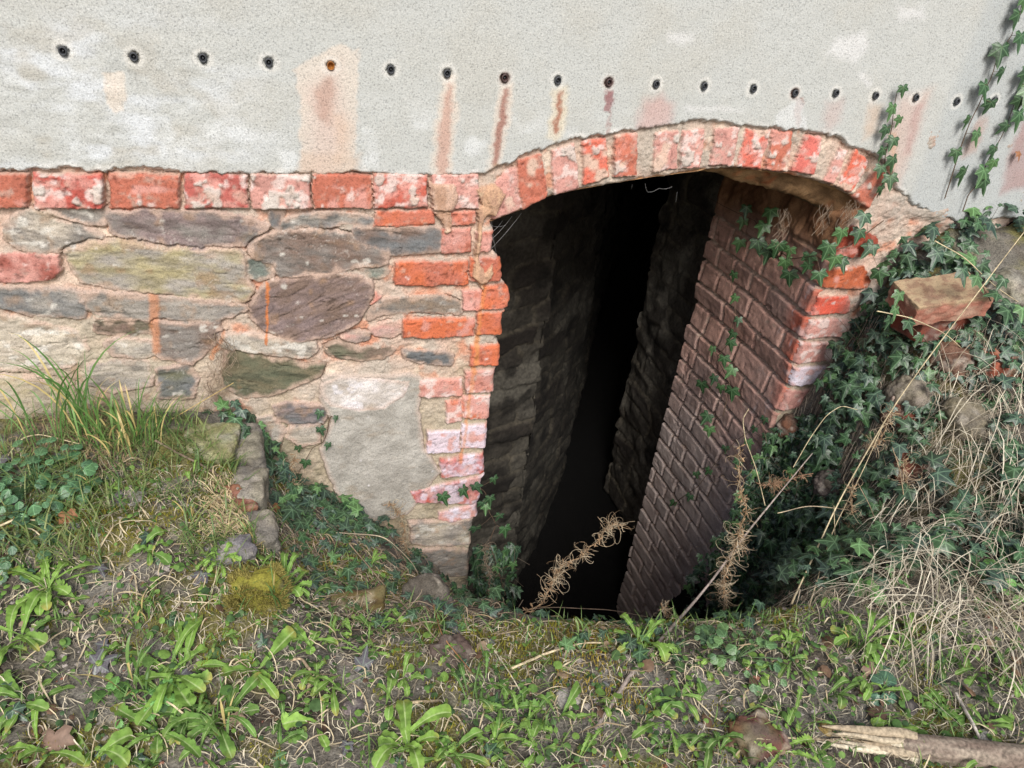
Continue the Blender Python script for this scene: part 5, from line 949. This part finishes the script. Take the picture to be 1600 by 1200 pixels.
# ---- wiry roots hanging on the stone wall and cobwebs
for lab, pts, n, sp in (('fibrous dead roots hanging between the stones above the ivy patch', [(345,525),(340,560),(335,600)], 70, .03), ('fine root hairs under the right end of the arch', [(1230,330),(1290,325),(1330,320)], 50, .03)):
    A = Acc(); q = np.array([onY(u, v, -.03) for u, v in pts])
    for i in range(n):
        o = q[rng.randint(len(q))]+(rng.rand(3)-.5)*np.array([.05, .01, .03]); t = np.linspace(0, 1, 10); L = .04+.07*rng.rand(); ph = rng.rand()*6
        A.tube(o+np.stack([.012*np.sin(t*5+ph), -.004*np.sin(t*4), -L*t], -1), .0005, mix(S(176,160,140), S(120,100,84), rng.rand()), 3)
    tag(A.build('dead_root', M_dry, origin=tuple(q[0])), lab, 'root')
for lab, segs in (('faint cobweb in the left corner under the arch', [((768,345),(775,395)),((766,352),(790,352)),((767,375),(800,338)),((768,388),(815,333)),((769,362),(785,345)),((766,350),(772,380))]), ('wisp of cobweb hanging from the crown of the arch', [((1008,286),(1012,300)),((1012,300),(1030,294)),((1030,294),(1050,292)),((1058,300),(1056,316)),((988,288),(986,296))])):
    A = Acc(); q = onY(*segs[0][0], .02)
    for a_, b_ in segs:
        t = np.linspace(0, 1, 6)[:, None]; A.tube(onY(*a_, .02)*(1-t)+onY(*b_, .05)*t-np.array([0, 0, .004])*np.sin(t*3.14), .00035, S(190,190,190), 3)
    tag(A.build('cobweb', M_web, origin=tuple(q)), lab, 'cobweb')

def seedlings(poly, n, seed, s0, s1, label):
    P, nr = scatter(poly, n, seed); N = len(P); A = Acc(); put_leaves(A, P+np.array([0,0,.006])+np.array([0,0,.012])*rng.rand(N,1), nr+1.1*(rng.rand(N,3)-.5), rng.normal(size=(N,3)), s0+(s1-s0)*rng.rand(N), mix(mix(np.broadcast_to(S(70,104,54),(N,3)), S(118,150,72), rng.rand(N)), S(60,84,56), (rng.rand(N)<.3)*.8), RT)
    tag(A.build('small_weeds', M_leaf), label, 'weeds', kind='stuff')
seedlings([(-40,700),(430,760),(740,980),(1250,960),(1640,930),(1640,1230),(-40,1230)], 5000, 501, .005, .014, 'tiny seedlings and clover-like leaves between the foreground plants')
seedlings([(0,780),(430,840),(740,1000),(1250,990),(1600,980),(1600,1200),(0,1200)], 700, 502, .012, .024, 'small roundish leaves low on the foreground soil')

def ground_many(u, v):
    w = np.stack([(u-PPX)/F, (v-PPY)/F, 1.+0*u], -1)@CM.T; t = np.linspace(1.0, 3.4, 240)
    out = np.zeros((len(u), 3))
    for i in range(0, len(u), 100):
        x = w[i:i+100, 0:1]*t; y = w[i:i+100, 1:2]*t-D; z = w[i:i+100, 2:3]*t; h = H0(x, y); k = np.argmax((z < h) | (y > -.02), 1); a_ = np.arange(len(k)); out[i:i+100] = np.stack([x[a_, k], y[a_, k], z[a_, k]], -1)
    return out
r9 = np.random.RandomState(12); pf = [(1215,660),(1300,640),(1330,760),(1300,940),(1112,945),(1128,860),(1165,760)]
u = r9.uniform(1100, 1340, 2600); v = r9.uniform(640, 950, 2600); k = inside(u, v, pf); Pf = ground_many(u[k], v[k]); N = len(Pf); A = Acc()
Pf = Pf+np.stack([-.05*rng.rand(N)**1.5, -.03*rng.rand(N), 0*rng.rand(N)], -1)
put_leaves(A, Pf, np.array([-.5,-.7,.35])+.9*(rng.rand(N, 3)-.5), np.array([0,-.2,-1.])+1.3*(rng.rand(N, 3)-.5), .016+.030*rng.rand(N)**1.4, ivy_cols(N, .3))
for i in range(0, N, 3): A.tube(Pf[i]+np.linspace(0, 1, 5)[:, None]*(rng.normal(size=3)*.04), .0008, S(96,84,70), 3)
tag(A.build('ivy_ground_cover', M_ivy), 'shaded ivy hanging down the side of the pit beside the brick reveal', 'ivy', kind='stuff')
for i, (x, y, z, sz, rz, lab) in enumerate([(-.165,-.10,-1.215,(.10,.15,.08),.1,'lichen-grey stone at the wall end of the ledge edge'),(-.15,-.27,-1.23,(.09,.13,.09),-.1,'squared grey stone in the middle of the ledge edge'),(-.13,-.43,-1.24,(.10,.11,.08),.15,'grey stone of the ledge edge just behind the mossy corner')]):
    block('ledge_stone', (x, y, z), sz, (.03,.02,rz), S(142,136,126), S(108,104,98), lab, 'stone', 700+i*5, moss=.12, group='stones edging the ledge', round_=.22, amp=.006, n=18)
def short_grass(poly, n, seed, L, w, ca, cb, label):
    P, nr = scatter(poly, n, seed); N = len(P); A = Acc(); cl = fbm(P[:, 0]*9, P[:, 1]*9, 0, 2, seed); k = cl > -.12; P = P[k]; N = len(P); t = np.linspace(0, 1, 5); th = rng.rand(N)*6.28; l = L*(.4+rng.rand(N)); ou = .2+.9*rng.rand(N)
    Q = P[:, None]+np.stack([np.cos(th)*ou, np.sin(th)*ou-.1, 0*th], -1)[:, None]*(l[:, None]*t[None]**1.6)[..., None]+np.array([0, 0, 1.])*(l[:, None]*(t-.35*t**2)[None])[..., None]
    sd = np.stack([-np.sin(th), np.cos(th), 0*th], -1)[:, None]*(w*(.5+rng.rand(N)))[:, None, None]*np.array([.8,1,.9,.6,.05])[None, :, None]/2
    V = np.stack([Q-sd, Q+sd], 2).reshape(-1, 3); i = (np.arange(N)*10)[:, None]+(np.arange(4)*2)[None]; A.add(V, np.stack([i, i+1, i+3, i+2], -1).reshape(-1, 4), np.repeat(mix(np.broadcast_to(ca, (N, 3)), cb, rng.rand(N)), 10, 0))
    tag(A.build('short_grass', M_grass), label, 'grass', kind='stuff')
short_grass([(-40,690),(330,660),(430,760),(740,980),(1250,960),(1640,930),(1640,1230),(-40,1230)], 7000, 601, .045, .0022, S(78,116,56), S(128,148,86), 'short fine grass between the weeds in the foreground')
short_grass([(0,650),(300,650),(380,740),(400,900),(0,900)], 2200, 602, .07, .0026, S(74,110,56), S(140,146,92), 'green grass blades over the top of the left ledge')


# small weeds nobody would count, between the larger ones
rw = np.random.RandomState(77); kpx = [(-20,780),(430,860),(760,1010),(1240,1000),(1600,980),(1640,1210),(-20,1210)]; placed = 0; AW = Acc()
while placed < 55:
    u, v = rw.uniform(0, 1600), rw.uniform(760, 1200)
    if not inside(np.array([u]), np.array([v]), kpx)[0]: continue
    b = on_g(u, v); te = rw.choice([0, .6, 1.]); tone = .2+.6*rw.rand(); L = .035+.055*rw.rand()
    for i in range(3+rw.randint(6)):
        c = mix(GRD, GRL, tone)*(.75+.4*rw.rand()); long_leaf(AW, b+.01*rw.normal(size=3)*[1,1,0], rw.rand()*6.28, L*(.5+.8*rw.rand()), .008+.012*rw.rand(), .4+.9*rw.rand(), te, c)
    placed += 1
tag(AW.build('small_weeds', M_leaf), 'small leafy weeds scattered through the foreground litter', 'weeds', kind='stuff')
vine('hanging_ivy', [(1500,420),(1520,432),(1535,445),(1548,470)], [(1497,425),(1518,436),(1538,432),(1550,462),(1560,440)], .045, 'ivy sprig lapping over the right end of the loose brick', fy(-.36), nrm=(-.1,-.7,.7))
vine('hanging_ivy', [(1395,455),(1405,480),(1425,510),(1450,535)], [(1398,462),(1392,485),(1412,505),(1432,528),(1458,540),(1385,500)], .05, 'ivy sprig tucked under the left corner of the loose brick', fy(-.33), nrm=(-.1,-.8,.5))
u = r9.uniform(735, 800, 300); v = r9.uniform(850, 985, 300); Pf = ground_many(u, v); A = Acc(); N = 300; Pf = Pf+np.stack([.02*rng.rand(N), -.03*rng.rand(N), .01*rng.rand(N)], -1)
put_leaves(A, Pf, np.array([.4,-.7,.45])+.9*(rng.rand(N, 3)-.5), np.array([0,-.2,-1.])+1.3*(rng.rand(N, 3)-.5), .014+.030*rng.rand(N)**1.4, ivy_cols(N, .3))
for i in range(0, N, 3): A.tube(Pf[i]+np.linspace(0, 1, 5)[:, None]*(rng.normal(size=3)*.03), .0008, S(96,84,70), 3)
tag(A.build('ivy_ground_cover', M_ivy), 'ivy spilling over the left lip of the pit under the brick jamb', 'ivy', kind='stuff')
tuft((372,745), 16, .09, .05, 'short grass overhanging the stones of the ledge edge', w=.003, dry=.4)
tuft((400,850), 14, .10, .05, 'grass blades behind the golden mossy stone', w=.003, dry=.3)

for lab, pg, n in (('dark ivy filling the cleft between the brick jamb and the loose brick', [(1300,540),(1345,490),(1385,440),(1412,520),(1350,620),(1290,645)], 150), ('ivy thickening the middle of the rubble bank', [(1330,640),(1600,600),(1600,900),(1300,900)], 260)):
    u = r9.uniform(1280, 1600, 9000); v = r9.uniform(430, 900, 9000); k = inside(u, v, pg); u, v = u[k][:n], v[k][:n]; N = len(u); Pf = ground_many(u, v)+np.stack([-.02*rng.rand(N), -.03*rng.rand(N), .02*rng.rand(N)], -1); A = Acc()
    put_leaves(A, Pf, np.array([-.2,-.8,.45])+.9*(rng.rand(N, 3)-.5), np.array([0,-.2,-1.])+1.3*(rng.rand(N, 3)-.5), .016+.034*rng.rand(N)**1.3, ivy_cols(N, .15))
    for i in range(0, N, 2): A.tube(Pf[i]+np.linspace(0, 1, 5)[:, None]*(rng.normal(size=3)*.04), .0008, S(96,84,70), 3)
    tag(A.build('ivy_ground_cover', M_ivy), lab, 'ivy', kind='stuff')

P, nr = scatter([(-40,700),(430,740),(760,980),(1250,960),(1640,900),(1640,1230),(-40,1230)], 420, 811); N = len(P); A = Acc()
put_leaves(A, P+np.array([0,0,.006])+.012*rng.rand(N,1)*UP, nr+1.2*(rng.rand(N,3)-.5), rng.normal(size=(N,3)), .008+.026*rng.rand(N)**2, mix(mix(np.broadcast_to(S(120,96,76),(N,3)), S(84,66,56), rng.rand(N)), S(160,140,116), (rng.rand(N)<.25)*.8), RT, bend=1.4)
tag(A.build('leaf_litter', M_leaf), 'crumpled brown leaf litter on the foreground soil', 'leaf litter', kind='stuff')
pg = [(1075,890),(1135,820),(1170,955),(1070,965)]; u = r9.uniform(1070, 1170, 900); v = r9.uniform(820, 965, 900); k = inside(u, v, pg); u, v = u[k][:110], v[k][:110]; N = len(u); Pf = ground_many(u, v)+np.stack([-.02*rng.rand(N), -.03*rng.rand(N), .02*rng.rand(N)], -1); A = Acc()
put_leaves(A, Pf, np.array([-.4,-.8,.45])+.9*(rng.rand(N, 3)-.5), np.array([0,-.2,-1.])+1.3*(rng.rand(N, 3)-.5), .014+.03*rng.rand(N), ivy_cols(N, .15))
for i in range(0, N, 2): A.tube(Pf[i]+np.linspace(0, 1, 5)[:, None]*(rng.normal(size=3)*.04), .0008, S(96,84,70), 3)
tag(A.build('ivy_ground_cover', M_ivy), 'ivy in the bottom corner of the pit below the brick reveal', 'ivy', kind='stuff')
